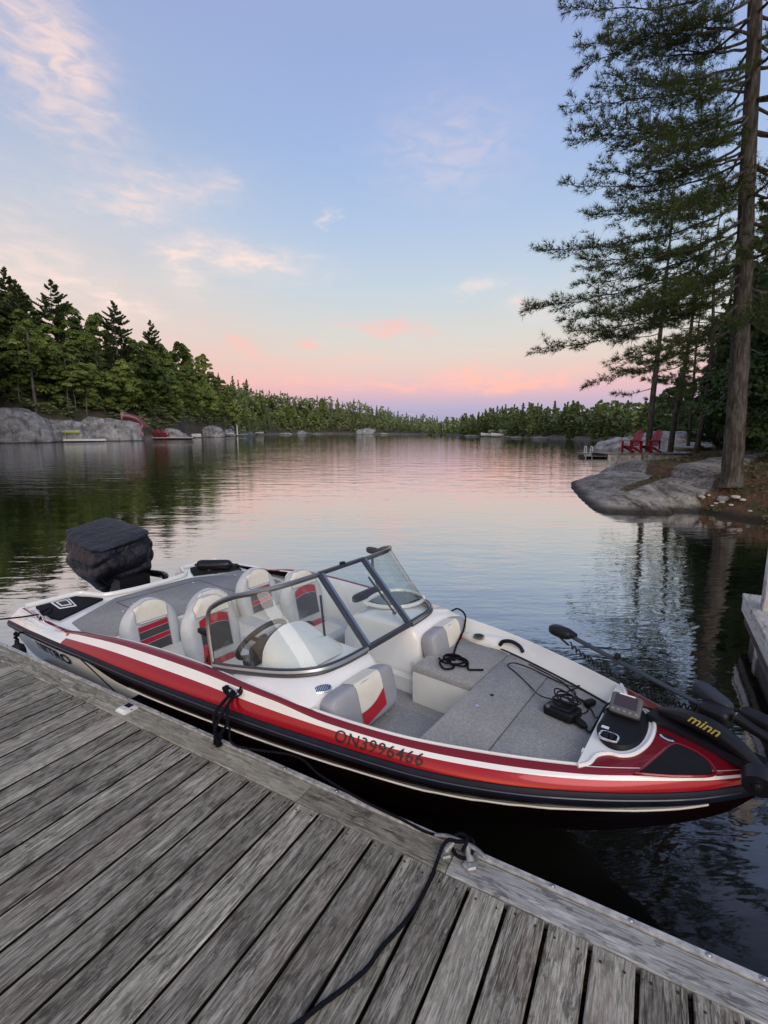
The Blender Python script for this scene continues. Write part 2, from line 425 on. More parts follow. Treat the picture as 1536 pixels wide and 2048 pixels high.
# ================================================================== WATER
def make_water():
    m_, t, b = shader_mat('lake_water')
    P = t.pos()
    swell = t.noise(t.mapping(P, (.55, 1.5, 1), (0, 0, R(8))), 1.0, 3, .5, .3)
    rip = t.noise(t.mapping(P, (2.2, 6.0, 1), (0, 0, R(-6))), 1.0, 3, .55, .4)
    fine = t.noise(t.mapping(P, (9, 17, 1), (0, 0, R(14))), 1.0, 2, .5, .3)
    patch = t.mr(t.noise(t.mapping(P, (.06, .16, 1)), 1.0, 3, .5), .42, .62)
    far = t.node('ShaderNodeSeparateXYZ'); t.l.new(P, far.inputs[0])
    band = t.mr(far.outputs[1], 9.0, 22.0)            # the breeze touches the open lake more than the cove
    h = t.m('ADD', t.m('MULTIPLY', swell, t.m('ADD', .55, t.m('MULTIPLY', band, .9))), t.m('ADD', t.m('MULTIPLY', rip, t.m('ADD', .16, t.m('MULTIPLY', patch, .20))), t.m('MULTIPLY', fine, .022)))
    nb = t.bump(h, 1.0, .019)
    lw = t.node('ShaderNodeLayerWeight'); lw.inputs['Blend'].default_value = .5; t.l.new(nb, lw.inputs['Normal'])
    fac = t.mr(lw.outputs['Facing'], .21, 1.0, .012, .92)
    gl = t.node('ShaderNodeBsdfGlossy'); gl.inputs['Roughness'].default_value = .03; t.l.new(nb, gl.inputs['Normal'])
    gl.inputs['Color'].default_value = (.97, .97, .98, 1)
    df = t.node('ShaderNodeBsdfDiffuse'); df.inputs['Color'].default_value = (.0045, .0050, .0042, 1)
    mx = t.node('ShaderNodeMixShader'); t.l.new(fac, mx.inputs[0]); t.l.new(df.outputs[0], mx.inputs[1]); t.l.new(gl.outputs[0], mx.inputs[2])
    t.l.new(mx.outputs[0], t.n['Material Output'].inputs[0])
    b_ = MB(); b_.add([(-1500, -400, 0), (1500, -400, 0), (1500, 1600, 0), (-1500, 1600, 0)], [(0, 1, 2, 3)])
    o = b_.build('lake_water', m_, smooth=False); tag(o, kind='structure')
make_water()

# ================================================================== DOCK
DZ_ = 0.40
EV = Vector((.8716, -.4903, 0)); NV = Vector((-.4903, -.8716, 0))      # along the edge, and inland
O = Vector((-.16, 2.01, 0)); O = O - EV * O.dot(EV)                     # edge point at e = 0
def dk(e, n, z): return O + EV * e + NV * n + Vector((0, 0, z))
dock_rz = math.atan2(EV.y, EV.x)
dock = empty('dock', dk(0, 0, 0), dock_rz)
tag(dock, 'grey weathered plank dock filling the foreground', 'dock')
# local dock frame: x = e, y = -n (so that z is up), z up
def bev_board(L, Wd, T, b=.004, seed=0, sub=1, sides=None):
    mb = MB(); rr = random.Random(seed)
    prof = [(-Wd / 2, -T), (-Wd / 2, -b), (-Wd / 2 + b, 0), (Wd / 2 - b, 0), (Wd / 2, -b), (Wd / 2, -T)]
    vs = []
    for i in range(sub + 1):
        x = L * i / sub
        j = [rr.uniform(-.0012, .0012) for _ in prof] if sub > 1 else [0] * 6
        vs += [(x, y + j[k], z) for k, (y, z) in enumerate(prof)]
    fs = []
    for i in range(sub):
        for k in range(6): k2 = (k + 1) % 6; fs.append((i * 6 + k, i * 6 + k2, (i + 1) * 6 + k2, (i + 1) * 6 + k))
    fs += [(0, 5, 4, 3, 2, 1), tuple(sub * 6 + k for k in range(6))]
    mb.add(vs, fs)
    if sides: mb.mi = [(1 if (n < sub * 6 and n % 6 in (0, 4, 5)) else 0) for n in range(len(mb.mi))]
    return mb
rnd = random.Random(4)
M_EDGE = pm('damp_shaded_edge', (.018, .015, .012), .9, 0, 0, (60, .4), (15, .4), .1)  # plank sides: damp and dirt, plus the gaps' shade put into the colour
GAP0, PIT = -.1985, .1417
srcs = []
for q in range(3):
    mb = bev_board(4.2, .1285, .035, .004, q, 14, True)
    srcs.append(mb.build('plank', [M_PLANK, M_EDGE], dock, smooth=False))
inner = .153
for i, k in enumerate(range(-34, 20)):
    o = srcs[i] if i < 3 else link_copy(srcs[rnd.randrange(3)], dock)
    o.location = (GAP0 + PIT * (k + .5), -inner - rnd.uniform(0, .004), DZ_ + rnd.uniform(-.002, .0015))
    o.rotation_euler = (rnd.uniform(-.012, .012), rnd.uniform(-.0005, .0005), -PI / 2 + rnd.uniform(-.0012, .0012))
# edge (trim) boards, laid along the edge, joints at the photograph's places
tj = [(-5.2, -2.62, M_TRIM), (-2.615, -.60, M_TRIM), (-.595, -.545 + .0, None), (-.54, 2.8, M_TRIM2)]
def trim(e0, e1, m_, seed):
    o = bev_board(e1 - e0 - .004, .122, .036, .005, seed, 10).build('trim_board', m_, dock, smooth=False)
    o.location = (e0, -.089, DZ_ + .003)
    return o
trim(-5.2, -3.05, M_TRIM, 1); trim(-3.05, -1.32, M_TRIM, 2); trim(-1.32, -.58, M_TRIM, 3); trim(-.58, 2.8, M_TRIM2, 4)
# outer edge: aluminium strip along the left, weathered wooden strip further right
M_ALU = pm('dull_aluminium', (.50, .50, .48), .5, .2, 0, (220, .25), (30, .35))
mb = MB(); mb.box((-2.35, -.0125, DZ_ + .002), (2.85, .0125, .006)); mb.box((-2.35, .001, DZ_ - .03), (2.85, .0015, .032)); mb.box((-2.35, -.0225, DZ_ + .0095), (2.85, .002, .0018))
mb.build('metal_edge_strip', M_ALU, dock, smooth=False)
es = bev_board(2.3, .0265, .03, .003, 9, 8).build('edge_strip_board', M_TRIM, dock, smooth=False); es.location = (.502, -.0135, DZ_ + .008)
# fascia boards and piles
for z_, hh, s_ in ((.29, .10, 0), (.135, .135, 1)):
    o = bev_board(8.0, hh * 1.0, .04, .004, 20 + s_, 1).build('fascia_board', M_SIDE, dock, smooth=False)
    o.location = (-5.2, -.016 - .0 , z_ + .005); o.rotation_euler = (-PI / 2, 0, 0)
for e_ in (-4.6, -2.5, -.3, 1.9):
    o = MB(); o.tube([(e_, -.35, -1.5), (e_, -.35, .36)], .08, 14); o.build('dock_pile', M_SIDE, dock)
o = MB()
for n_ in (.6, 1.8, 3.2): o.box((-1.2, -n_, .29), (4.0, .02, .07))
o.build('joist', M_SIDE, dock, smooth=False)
# screws in washers along the strip
M_ZINC = pm('zinc', (.55, .55, .56), .4, 1.0)
def screw_mesh():
    mb = MB()
    prof = [(.0, .0035), (.0045, .003), (.0065, .0012), (.0068, 0), (.0105, .0), (.011, -.0015)]
    def fn(u, v):
        q = prof[int(round(u * 5))]; return (q[0] * math.cos(v * 2 * PI), q[0] * math.sin(v * 2 * PI), q[1])
    mb.grid(fn, 6, 12, close_v=True); return mb
first = None
def e_at(px, py, z=DZ_):
    d = ray(px, py); t_ = (z - CAM_H) / d.z; p = Vector((d.x * t_, d.y * t_, z)) - O
    return p.dot(EV), p.dot(NV)
first_s = None
for i, (px, py) in enumerate([(16, 1292), (107, 1330), (155, 1352), (207, 1375), (256, 1397), (320, 1428), (395, 1460), (475, 1505), (570, 1540), (676, 1583), (803, 1640), (948, 1697), (1106, 1771), (1262, 1841), (1417, 1911), (1525, 1957)]):
    e_, n_ = e_at(px, py)
    o = screw_mesh().build('screw', M_ZINC, dock) if first_s is None else link_copy(first_s, dock)
    first_s = first_s or o
    o.location = (e_, -.0125 if e_ < .5 else -.016, DZ_ + (.0105 if e_ < .5 else .0095))
# plank nails: two dark dots per plank end near the trim
M_NAIL = pm('rusty_nail', (.05, .035, .03), .7, .5)
nm = MB(); nm.tube([(0, 0, -.003), (0, 0, .0012)], .0042, 8)
nf_ = None
for k in range(-22, 18):
    for sx in (-.04, .04):
        for n_ in (.19, .19 + 1.55):
            o = nm.build('nail', M_NAIL, dock) if nf_ is None else link_copy(nf_, dock); nf_ = nf_ or o
            o.location = (GAP0 + PIT * (k + .5) + sx + rnd.uniform(-.008, .008), -n_ + rnd.uniform(-.012, .012), DZ_ + .0005)

# solar deck light
def solar_light():
    e_, n_ = e_at(253, 1420)
    r_ = empty('solar_deck_light', dk(e_, n_ - .005, DZ_ + .0035), dock_rz)
    tag(r_, 'small white solar dock light screwed to the edge board', 'dock light')
    mw = pm('white_plastic_case', (.62, .62, .60), .4); mk = pm('solar_cell', (.02, .022, .03), .15, 0, .5)
    b_ = MB()
    def fn(u, v):
        zz = [0, .006, .016, .0185, .0185][int(round(u * 4))]; s_ = [1, .98, .72, .66, .0][int(round(u * 4))]
        g = v * 2 * PI; p = 2 / 7
        sg = lambda q: math.copysign(abs(q) ** p, q)
        return (.052 * s_ * sg(math.cos(g)), .052 * s_ * sg(math.sin(g)), zz)
    b_.grid(fn, 5, 32, close_v=True, flip=True); b_.build('case', mw, r_, angle=25)
    b_ = MB(); b_.box((.0, .012, .0192), (.026, .018, .0012)); b_.build('solar_panel', mk, r_, smooth=False)
    for x_ in (-.016, .012):
        b_ = MB(); b_.box((x_, -.040, .0125), (.011, .007, .002), Matrix.Rotation(R(35), 3, 'X')); b_.build('lens', pm('lens_clear', (.75, .78, .8), .12), r_, smooth=False)
    b_ = MB(); b_.tube([(.042, .0, .006), (.042, 0, .0125)], .0065, 12); b_.build('screw', mk, r_)
solar_light()

# ------------------------------------------------------------------ dock cleat
def dock_cleat():
    e0, n0 = e_at(915, 1720)
    r_ = empty('dock_cleat', dk(e0, n0, DZ_ + .004), dock_rz); r_.scale = (1.25, 1.25, 1.1)
    tag(r_, 'cast grey metal cleat bolted across the edge board, black rope tied on it', 'cleat')
    mc = pm('cast_metal', (.36, .37, .36), .55, .75, 0, (90, .5), (20, .35))
    for sx in (-1, 1):
        b_ = MB(); cx = .042 * sx
        poly = [(cx - .021, .018), (cx - .012, .032), (cx + .012, .032), (cx + .021, .018), (cx + .024, -.012), (cx + .004, -.030), (cx - .02, -.018)]
        b_.prism(poly, 0, .013, .005); 
        b_.tube([(cx, .006, .010), (cx * .72, .018, .026), (cx * .5, .028, .040)], [.016, .012, .009], 10)
        b_.build('foot', mc, r_)
        b_ = MB(); b_.tube([(cx, -.004, .012), (cx, -.004, .0165)], .0062, 6); b_.build('bolt', M_ZINC, r_, smooth=False)
    b_ = MB(); b_.tube(smooth_path([(-.088, .020, .036), (-.05, .028, .043), (0, .031, .043), (.05, .028, .043), (.088, .018, .036)], 6), [.0058 + .0032 * math.sin(PI * i / 24) for i in range(25)], 10)
    b_.build('horn', mc, r_)
    return r_
cleat = dock_cleat()
def cl(x, y, z):    # cleat-local point to world
    return cleat.location + EV * x * 1.25 + Vector((-NV.x, -NV.y, 0)) * y * 1.25 + Vector((0, 0, z * 1.1))

M_ROPE = None
def rope_mat():
    m_, t, b = shader_mat('black_rope')
    co = t.coord('Object')
    n_ = t.noise(co, 260, 2, .5)
    t.l.new(t.ramp(n_, [(.35, (.002, .002, .004)), (.65, (.008, .009, .014))]), b.inputs['Base Color']); b.inputs['Roughness'].default_value = .8; b.inputs['Specular IOR Level'].default_value = .12
    t.l.new(t.bump(n_, .8, .002), b.inputs['Normal'])
    return m_
M_ROPE = rope_mat()
def rope(name, pts, r, parent=None, n=8, seg=8, twist=True):
    P = smooth_path(pts, seg); b_ = MB()
    rs = [r * (1 + .07 * math.sin(i * 2.1)) for i in range(len(P))]
    b_.tube(P, rs, n)
    return b_.build(name, M_ROPE, parent)

# ================================================================== BOAT
BL = 5.3
BPH = R(36.5)
BF = Vector((math.cos(BPH), -math.sin(BPH), 0)); BN = Vector((math.sin(BPH), math.cos(BPH), 0))
BTIP = Vector((1.6, 1.77, 0))
BO = BTIP - BF * BL
def bw(x, y, z): return BO + BF * x + BN * y + Vector((0, 0, z))
boat = empty('motorboat', BO, -BPH)
tag(boat, 'red and white open-bow fishing motorboat moored along the dock', 'motorboat')

RED = pm('metallic_red_gelcoat', (.34, .003, .012), .24, .2, .45, None, (900, .25), .3)
REDD = pm('dark_red_gelcoat', (.20, .005, .014), .28, .25, .6, None, (900, .2), .3)
WHT = pm('white_gelcoat', (.80, .80, .76), .22, 0, .6, None, (3, .05))
CREAM = pm('cream_liner', (.74, .74, .68), .35, 0, .3, None, (4, .06))
BLK = pm('black_rubber', (.007, .010, .020), .42, 0, 0, None, (9, .3), .2)
BLKG = pm('black_gloss', (.003, .003, .004), .2, 0, 0, None, None, .4)
BLKP = pm('black_plastic', (.007, .007, .009), .45, 0, 0, (400, .2), None, .25)
CHROME = pm('chrome', (.75, .76, .78), .12, 1.0)
FRAME = pm('anodised_frame', (.36, .37, .38), .3, 1.0)
FRAMED = pm('dark_frame_seal', (.035, .04, .055), .4)
VG = pm('grey_vinyl', (.50, .52, .52), .5, 0, 0, (60, .15), (12, .08))
VGD = pm('mid_grey_vinyl', (.30, .31, .335), .5, 0, 0, (60, .15), (12, .08))
VC = pm('cream_vinyl', (.70, .68, .58), .5, 0, 0, (60, .15), (12, .06))
VR = pm('red_vinyl', (.40, .012, .028), .42, 0, 0, (60, .1))
VK = pm('charcoal_vinyl', (.055, .057, .06), .5, 0, 0, (60, .15))

def carpet():
    m_, t, b = shader_mat('grey_marine_carpet')
    co = t.coord('Object')
    n_ = t.noise(co, 420, 3, .7); n2_ = t.noise(co, 5, 6, .65); n3_ = t.noise(co, 95, 3, .6)
    v = t.m('ADD', t.m('MULTIPLY', n_, .6), t.m('MULTIPLY', n3_, .4))
    col = t.ramp(v, [(.34, (.17, .17, .165)), (.5, (.31, .31, .30)), (.66, (.46, .46, .44))])
    col = t.mix(t.m('MULTIPLY', t.mr(n2_, .38, .62), .30), col, (.20, .20, .19))
    t.l.new(col, b.inputs['Base Color']); b.inputs['Roughness'].default_value = .95; b.inputs['Specular IOR Level'].default_value = .1
    t.l.new(t.bump(n_, .8, .003), b.inputs['Normal'])
    return m_
CARP = carpet()
GRIP = pm('black_grip_pad', (.012, .013, .016), .85, 0, 0, (500, .6), None, .15)

TB = [(0, 1.12), (.9, 1.14), (1.5, 1.10), (2.2, 1.035), (2.9, .945), (3.4, .87), (3.97, .765), (4.2, .70), (4.46, .595), (4.71, .46), (4.91, .33), (5.07, .21), (5.2, .085), (5.262, .012)]
TZR = [(0, .42), (.5, .47), (.9, .51), (1.5, .535), (2.2, .545), (2.9, .555), (3.4, .565), (4.2, .585), (4.9, .61), (5.262, .63)]
TL = [(0, .98), (.5, 1.0), (1.0, 1.0), (1.5, .965), (1.95, .91), (2.6, .845), (3.0, .83), (3.4, .795), (3.9, .705), (4.3, .565), (4.65, .405), (4.9, .26), (5.1, .13), (5.22, .02), (5.262, .0)]
TZL = [(0, .53), (.9, .57), (1.3, .62), (1.7, .67), (2.1, .695), (2.6, .705), (3.4, .70), (4.65, .70), (5.0, .715), (5.262, .70)]
b_ = lambda x: sinterp(x, TB)
zr = lambda x: sinterp(x, TZR)
lw_ = lambda x: sinterp(x, TL)
zl = lambda x: sinterp(x, TZL)

# side of the deck cap, s = 0 at the rub rail, 1 at the inner lip
def cap(x, s, off=0.0):
    B_, L_, z0, z1 = b_(x) - .012, lw_(x), zr(x) + .03, zl(x)
    q = s
    # vertical-ish at first, rolling over to flat on top
    yy = B_ + (L_ - B_) * (q ** 1.45)
    zz = z0 + (z1 - z0) * (1 - (1 - q) ** 1.35)
    # the raised moulding along the cockpit
    k = max(0.0, min(1.0, (x - .85) / .5)) * max(0.0, min(1.0, (3.55 - x) / .35))
    k = k * k * (3 - 2 * k)
    zz += k * .030 * max(0, math.sin(PI * min(1, max(0, (q - .52) / .48)))) ** .7
    n = Vector((0, (z1 - z0), (B_ - L_) + .02)).normalized()
    return Vector((x, yy + n.y * off, zz + n.z * off))
NX = 150
XE = 5.262
xs = [XE * (1 - (1 - i / (NX - 1)) ** 1.25) for i in range(NX)]
S_RED, S_W0, S_W1 = .0, .46, .65
rows = [0, .11, .23, .35, .46, .555, .65, .70, .78, .86, .92, .965, 1.0]
def cap_mat(x, s):
    # 0 red, 1 white, 2 dark red
    if x < 1.18 - .55 * 0:
        bx = .66 + .62 * math.sqrt(max(0, 1 - (s / .98) ** 2)) if s < .98 else .66     # curved edge of the white quarter
        if x < bx - .03:
            return 2 if .955 > s > .87 else 1
        if x < bx + .012: return 0
        if s > .65: return 2
    if s > .965: return 1
    if S_W0 <= s < S_W1 and x > .6: return 1
    return 2 if s > .65 else 0
for sgn in (-1, 1):
    mb = MB()
    vs = [cap(x, s) for x in xs for s in rows]
    vs = [Vector((v.x, v.y * sgn, v.z)) for v in vs]
    for i in range(NX - 1):
        for j in range(len(rows) - 1):
            xm = (xs[i] + xs[i + 1]) / 2; sm = (rows[j] + rows[j + 1]) / 2
            a = i * len(rows) + j
            f = (a, a + 1, a + len(rows) + 1, a + len(rows))
            mb.f.append(f if sgn > 0 else f[::-1]); mb.mi.append(cap_mat(xm, sm))
    mb.v = [tuple(v) for v in vs]
    # subdivide the white/red boundary a little by using many stations
    mb.build('topside', [RED, WHT, REDD], boat, angle=60)
# scallops of the white stern quarter are shallow grooves: two moulded ribs
for sgn in (-1, 1):
    for s_ in (.42, .70):
        mb = MB(); mb.tube([Vector((x, cap(x, s_, .0).y * sgn, cap(x, s_, .0).z)) for x in [.05 + .7 * i / 14 for i in range(15)]], [.006 + .010 * math.sin(PI * min(1, i / 14 + .1)) for i in range(15)], 8)
        mb.build('moulded_rib', WHT, boat)

# rub rail: black, with a bluish face, slightly rounded
for sgn in (-1, 1):
    mb = MB(); prof = [(-.02, .030), (.006, .029), (.015, .016), (.018, 0), (.015, -.016), (.006, -.031), (-.02, -.033)]
    vs = [(x, sgn * max(0.0, b_(x) - .012 + p[0]), zr(x) + p[1]) for x in xs for p in prof]
    n = len(prof); fs = []
    for i in range(NX - 1):
        for j in range(n - 1):
            f = (i * n + j, (i + 1) * n + j, (i + 1) * n + j + 1, i * n + j + 1); fs.append(f if sgn > 0 else f[::-1])
    fs += [tuple(range(n)), tuple(range((NX - 1) * n, NX * n))]
    mb.add(vs, fs); mb.build('rub_rail', BLK, boat)
    mb = MB(); mb.tube([(x, sgn * (b_(x) + .0045), zr(x) + .004) for x in xs[:-4]], .0045, 6); mb.build('rub_rail_bead', pm('navy_vinyl_bead', (.02, .024, .05), .3, 0, .4), boat)

# lower hull
def hull_mat():
    m_, t, b = shader_mat('hull_gelcoat')
    sp = t.node('ShaderNodeSeparateXYZ'); t.l.new(t.coord('Object'), sp.inputs[0])
    X, Z = sp.outputs[0], sp.outputs[2]
    # white stern that runs forward as a scalloped wedge under the black graphic
    wav = t.m('MULTIPLY', t.m('SINE', t.m('ADD', t.m('MULTIPLY', X, 9.0), 1.0)), .03)
    u = t.m('SUBTRACT', X, 1.22)
    upper = t.m('ADD', t.m('SUBTRACT', .50, t.m('MULTIPLY', u, .10)), t.m('MULTIPLY', wav, .5))
    lower = t.m('ADD', t.m('MULTIPLY', t.m('POWER', t.m('MAXIMUM', u, 0), .8), .42), t.m('ADD', wav, .02))
    blk = t.m('MULTIPLY', t.m('GREATER_THAN', u, 0), t.m('MAXIMUM', t.m('GREATER_THAN', Z, upper), t.m('LESS_THAN', Z, lower)))
    blk = t.m('MAXIMUM', blk, t.m('GREATER_THAN', X, 2.1))
    slash = t.m('LESS_THAN', t.m('ABSOLUTE', t.m('SUBTRACT', t.m('ADD', X, t.m('MULTIPLY', Z, 1.6)), 2.2)), .03)
    col = t.mix(t.m('MAXIMUM', blk, t.m('MULTIPLY', slash, .95)), (.66, .66, .62), (.006, .0015, .0025))
    scum = t.mr(t.m('ADD', Z, t.m('MULTIPLY', t.noise(t.coord('Object'), 7, 4, .6), .08)), .13, .03)
    col = t.mix(t.m('MULTIPLY', scum, .8), col, (.03, .03, .02))
    t.l.new(col, b.inputs['Base Color']); b.inputs['Roughness'].default_value = .2; b.inputs['Specular IOR Level'].default_value = .35
    return m_
HULLM = hull_mat()
TKEEL = [(0, -.28), (3.2, -.27), (4.0, -.18), (4.5, .0), (4.9, .24), (5.15, .44), (5.262, .585)]
TCH = [(0, .93), (2.0, .88), (3.2, .70), (4.0, .48), (4.5, .26), (4.9, .10), (5.15, .03), (5.262, .003)]
TCZ = [(0, .02), (2.5, .03), (3.6, .08), (4.4, .22), (4.9, .38), (5.262, .60)]
def hull_pt(x, q):
    """q 0 keel, .4 chine, 1 under the rub rail"""
    k, c, cz = sinterp(x, TKEEL), sinterp(x, TCH), sinterp(x, TCZ)
    B_, zz = max(0, b_(x) - .018), zr(x) - .028
    if q < .4: t_ = q / .4; return (x, c * t_, k + (cz - k) * t_)
    t_ = (q - .4) / .6
    return (x, c + (B_ - c) * (t_ ** .85), cz + (zz - cz) * t_)
def hull_side_y(x, z):
    for i in range(61):
        p = hull_pt(x, .4 + .6 * i / 60)
        if p[2] >= z: return p[1]
    return hull_pt(x, 1)[1]
mb = MB(); NQ = 16
prof = [i / NQ for i in range(NQ + 1)]
for sgn in (-1, 1):
    mb.add([(p[0], p[1] * sgn, p[2]) for x in xs for p in [hull_pt(x, q) for q in prof]],
           [((i * (NQ + 1) + j, (i + 1) * (NQ + 1) + j, (i + 1) * (NQ + 1) + j + 1, i * (NQ + 1) + j + 1) if sgn > 0 else (i * (NQ + 1) + j, i * (NQ + 1) + j + 1, (i + 1) * (NQ + 1) + j + 1, (i + 1) * (NQ + 1) + j)) for i in range(NX - 1) for j in range(NQ)])
tr = [(0, p[1], p[2]) for p in [hull_pt(0, q) for q in prof]]
mb.add(tr + [(0, -p[1], p[2]) for p in tr[1:]], [tuple(list(range(NQ, -1, -1)) + list(range(NQ + 1, 2 * NQ + 1)))])
mb.build('hull', HULLM, boat, angle=30)
for sgn in (-1, 1):
    mb = MB(); pts = []
    for x in [.95 + i * .05 for i in range(84)]:
        if x > 5.12: break
        z = zr(x) - .105 - .03 * max(0, (4.6 - x) / 4); pts.append((x, sgn * (hull_side_y(x, z) + .001), z))
    mb.tube([p for p in pts if p[0] > 1.9], .0055, 6); mb.build('pinstripe', pm('white_stripe', (.62, .62, .58), .4), boat)

# ---- lettering mapped onto a surface function (s, t) -> point
def letters(name, body, mapf, height, mat, parent, shear=0.0, off=0.0, width=None, bold=0.0, spacing=1.0):
    cu = bpy.data.curves.new(name, 'FONT'); cu.body = body; cu.size = 1.0; cu.shear = shear; cu.offset = off
    cu.space_character = spacing
    cu.resolution_u = 6; cu.fill_mode = 'FRONT'
    tmp = bpy.data.objects.new('tmp', cu); COL.objects.link(tmp)
    me = bpy.data.meshes.new_from_object(tmp.evaluated_get(bpy.context.evaluated_depsgraph_get()))
    bpy.data.objects.remove(tmp); bpy.data.curves.remove(cu)
    bmx = bmesh.new(); bmx.from_mesh(me)
    bmesh.ops.triangulate(bmx, faces=bmx.faces[:])
    for _ in range(2):
        bmesh.ops.subdivide_edges(bmx, edges=[e for e in bmx.edges if e.calc_length() > .12], cuts=1, use_grid_fill=False)
        bmesh.ops.triangulate(bmx, faces=bmx.faces[:])
    x0 = min(v.co.x for v in bmx.verts); x1 = max(v.co.x for v in bmx.verts)
    y0 = min(v.co.y for v in bmx.verts); y1 = max(v.co.y for v in bmx.verts)
    for v in bmx.verts:
        v.co = Vector(mapf((v.co.x - x0) / (x1 - x0), (v.co.y - y0) / (y1 - y0)))
    bmx.to_mesh(me); bmx.free(); me.materials.clear(); me.materials.append(mat); me.name = name
    o = bpy.data.objects.new(name, me); COL.objects.link(o)
    if parent: o.parent = parent
    return o
INK = pm('black_decal', (.006, .006, .008), .35); NAVY = pm('navy_decal', (.006, .009, .03), .4, 0, 0, None, None, .2)
def regmap(u, v):
    x = 3.615 + u * .445
    s = .10 + v * .46
    p = cap(x, s, .004); return (p.x, -p.y, p.z)
letters('registration_number', 'ON3996466', regmap, 1, INK, boat, 0, .002, spacing=1.10)
def regmap2(u, v):
    p = cap(4.06 - u * .445, .10 + v * .46, .004); return (p.x, p.y, p.z)
letters('registration_number', 'ON3996466', regmap2, 1, INK, boat, 0, .002, spacing=1.10)
def nitmap(u, v):
    x = .60 + u * .62; z = .340 + v * .092 + .03 * u
    return (x, -(hull_side_y(x, z) + .006), z)
letters('brand_lettering', 'NITRO', nitmap, 1, NAVY, boat, .15, .035, spacing=1.05)
def nitmap2(u, v):
    x = 1.22 - u * .62; z = .340 + v * .092 + .03 * (1 - u)
    return (x, hull_side_y(x, z) + .004, z)
letters('brand_lettering', 'NITRO', nitmap2, 1, NAVY, boat, .15, .035, spacing=1.05)

# ---- foredeck (red), from the cockpit coaming to the bow tip
DKX = 4.63      # forward edge of the bow carpet
def fore_z(x, y):
    L_ = max(.001, lw_(x)); q = min(1, abs(y) / L_)
    return zl(x) + .018 * (1 - q * q) * min(1, (x - 4.6) / .3 + .3)
# pedestal recess outline on the foredeck (white ring)
PC = (4.735, -.075); PR = (.165, .20)
mb = MB()
NU, NV_ = 40, 33
def fd(u, v):
    x = 4.655 + (XE - .004 - 4.655) * u; L_ = max(.0005, lw_(x)); y = (v * 2 - 1) * L_
    return (x, y, fore_z(x, y) - .0005)
vs = [fd(i / (NU - 1), j / (NV_ - 1)) for i in range(NU) for j in range(NV_)]
fs = [(i * NV_ + j, (i + 1) * NV_ + j, (i + 1) * NV_ + j + 1, i * NV_ + j + 1) for i in range(NU - 1) for j in range(NV_ - 1)]
mb.add(vs, fs); mb.build('foredeck', REDD, boat)

# ---- decks, floors, liner
def poly_obj(name, poly, z0, z1, mat, inset=.008, parent=None):
    mb = MB(); mb.prism(poly, z0, z1, inset); return mb.build(name, mat, parent or boat, angle=50)
ZB = .615
def inner_y(x): return lw_(x) - .045 - .05 * max(0, min(1, (x - 3.3) / .3))
# bow casting deck: three carpeted hatches with seams between
def strip_poly(x0, x1, y0f, y1f, n=10):
    a = [(x0 + (x1 - x0) * i / n, y0f(x0 + (x1 - x0) * i / n)) for i in range(n + 1)]
    c = [(x0 + (x1 - x0) * i / n, y1f(x0 + (x1 - x0) * i / n)) for i in range(n, -1, -1)]
    return a + c
near = lambda x: -(lw_(x) - .028)
farr = lambda x: lw_(x) - .115
poly_obj('deck_hatch', strip_poly(3.935, 4.245, near, lambda x: .43), .57, ZB, CARP)
poly_obj('deck_hatch', strip_poly(4.249, 4.635, near, lambda x: min(.43, farr(x))), .57, ZB, CARP)
poly_obj('deck_carpet', strip_poly(3.935, 4.635, lambda x: min(.434, farr(x) - .002), farr), .57, ZB - .001, CARP)
# port step level with it, starboard step lower, walkway lower still
poly_obj('port_step', strip_poly(3.50, 3.931, lambda x: .055 + .0 * x, farr), .57, ZB - .002, CARP)
poly_obj('starboard_step', strip_poly(3.40, 3.931, near, lambda x: -.17), .445, .465, CARP, .004)
mb = MB(); mb.box((3.66, -.178, .38), (.265, .006, .075)); mb.build('step_riser', CREAM, boat, smooth=False)
poly_obj('walkway_carpet', strip_poly(3.02, 3.931, lambda x: -.17, lambda x: .13), .30, .36, CARP)
mb = MB(); mb.box((3.715, .078, .455), (.215, .022, .115)); mb.box((3.30, .16, .40), (.26, .03, .055)); mb.box((3.925, -.02, .49), (.008, .42, .09))
mb.build('step_riser', CREAM, boat, smooth=False)
# white band round the cockpit: vertical inner wall + coaming
for sgn in (-1, 1):
    mb = MB(); cols = []
    X2 = [x for x in xs if 1.30 < x < 4.66]
    for x in X2:
        L_ = lw_(x); zz = zl(x); top = zz + .001
        yb = (near(x) * -1 if sgn < 0 else farr(x)) if x > 3.35 else L_ - .14
        zb = ZB - .03 if x > 3.35 else .26
        cols.append([(x, sgn * (L_ + .002), zz + .0015), (x, sgn * (L_ - .006), zz + .006), (x, sgn * (L_ - .016), zz + .002), (x, sgn * ((L_ - .02) * .7 + yb * .3), zz - .035), (x, sgn * (yb + .012), zb + .05), (x, sgn * (yb - .004), zb + .02), (x, sgn * (yb - .01), zb)])
    n = 7; vs = [p for c_ in cols for p in c_]
    fs = [((i * n + j, i * n + j + 1, (i + 1) * n + j + 1, (i + 1) * n + j) if sgn > 0 else (i * n + j, (i + 1) * n + j, (i + 1) * n + j + 1, i * n + j + 1)) for i in range(len(X2) - 1) for j in range(n - 1)]
    mb.add(vs, fs); mb.build('cockpit_liner', CREAM, boat, angle=50)
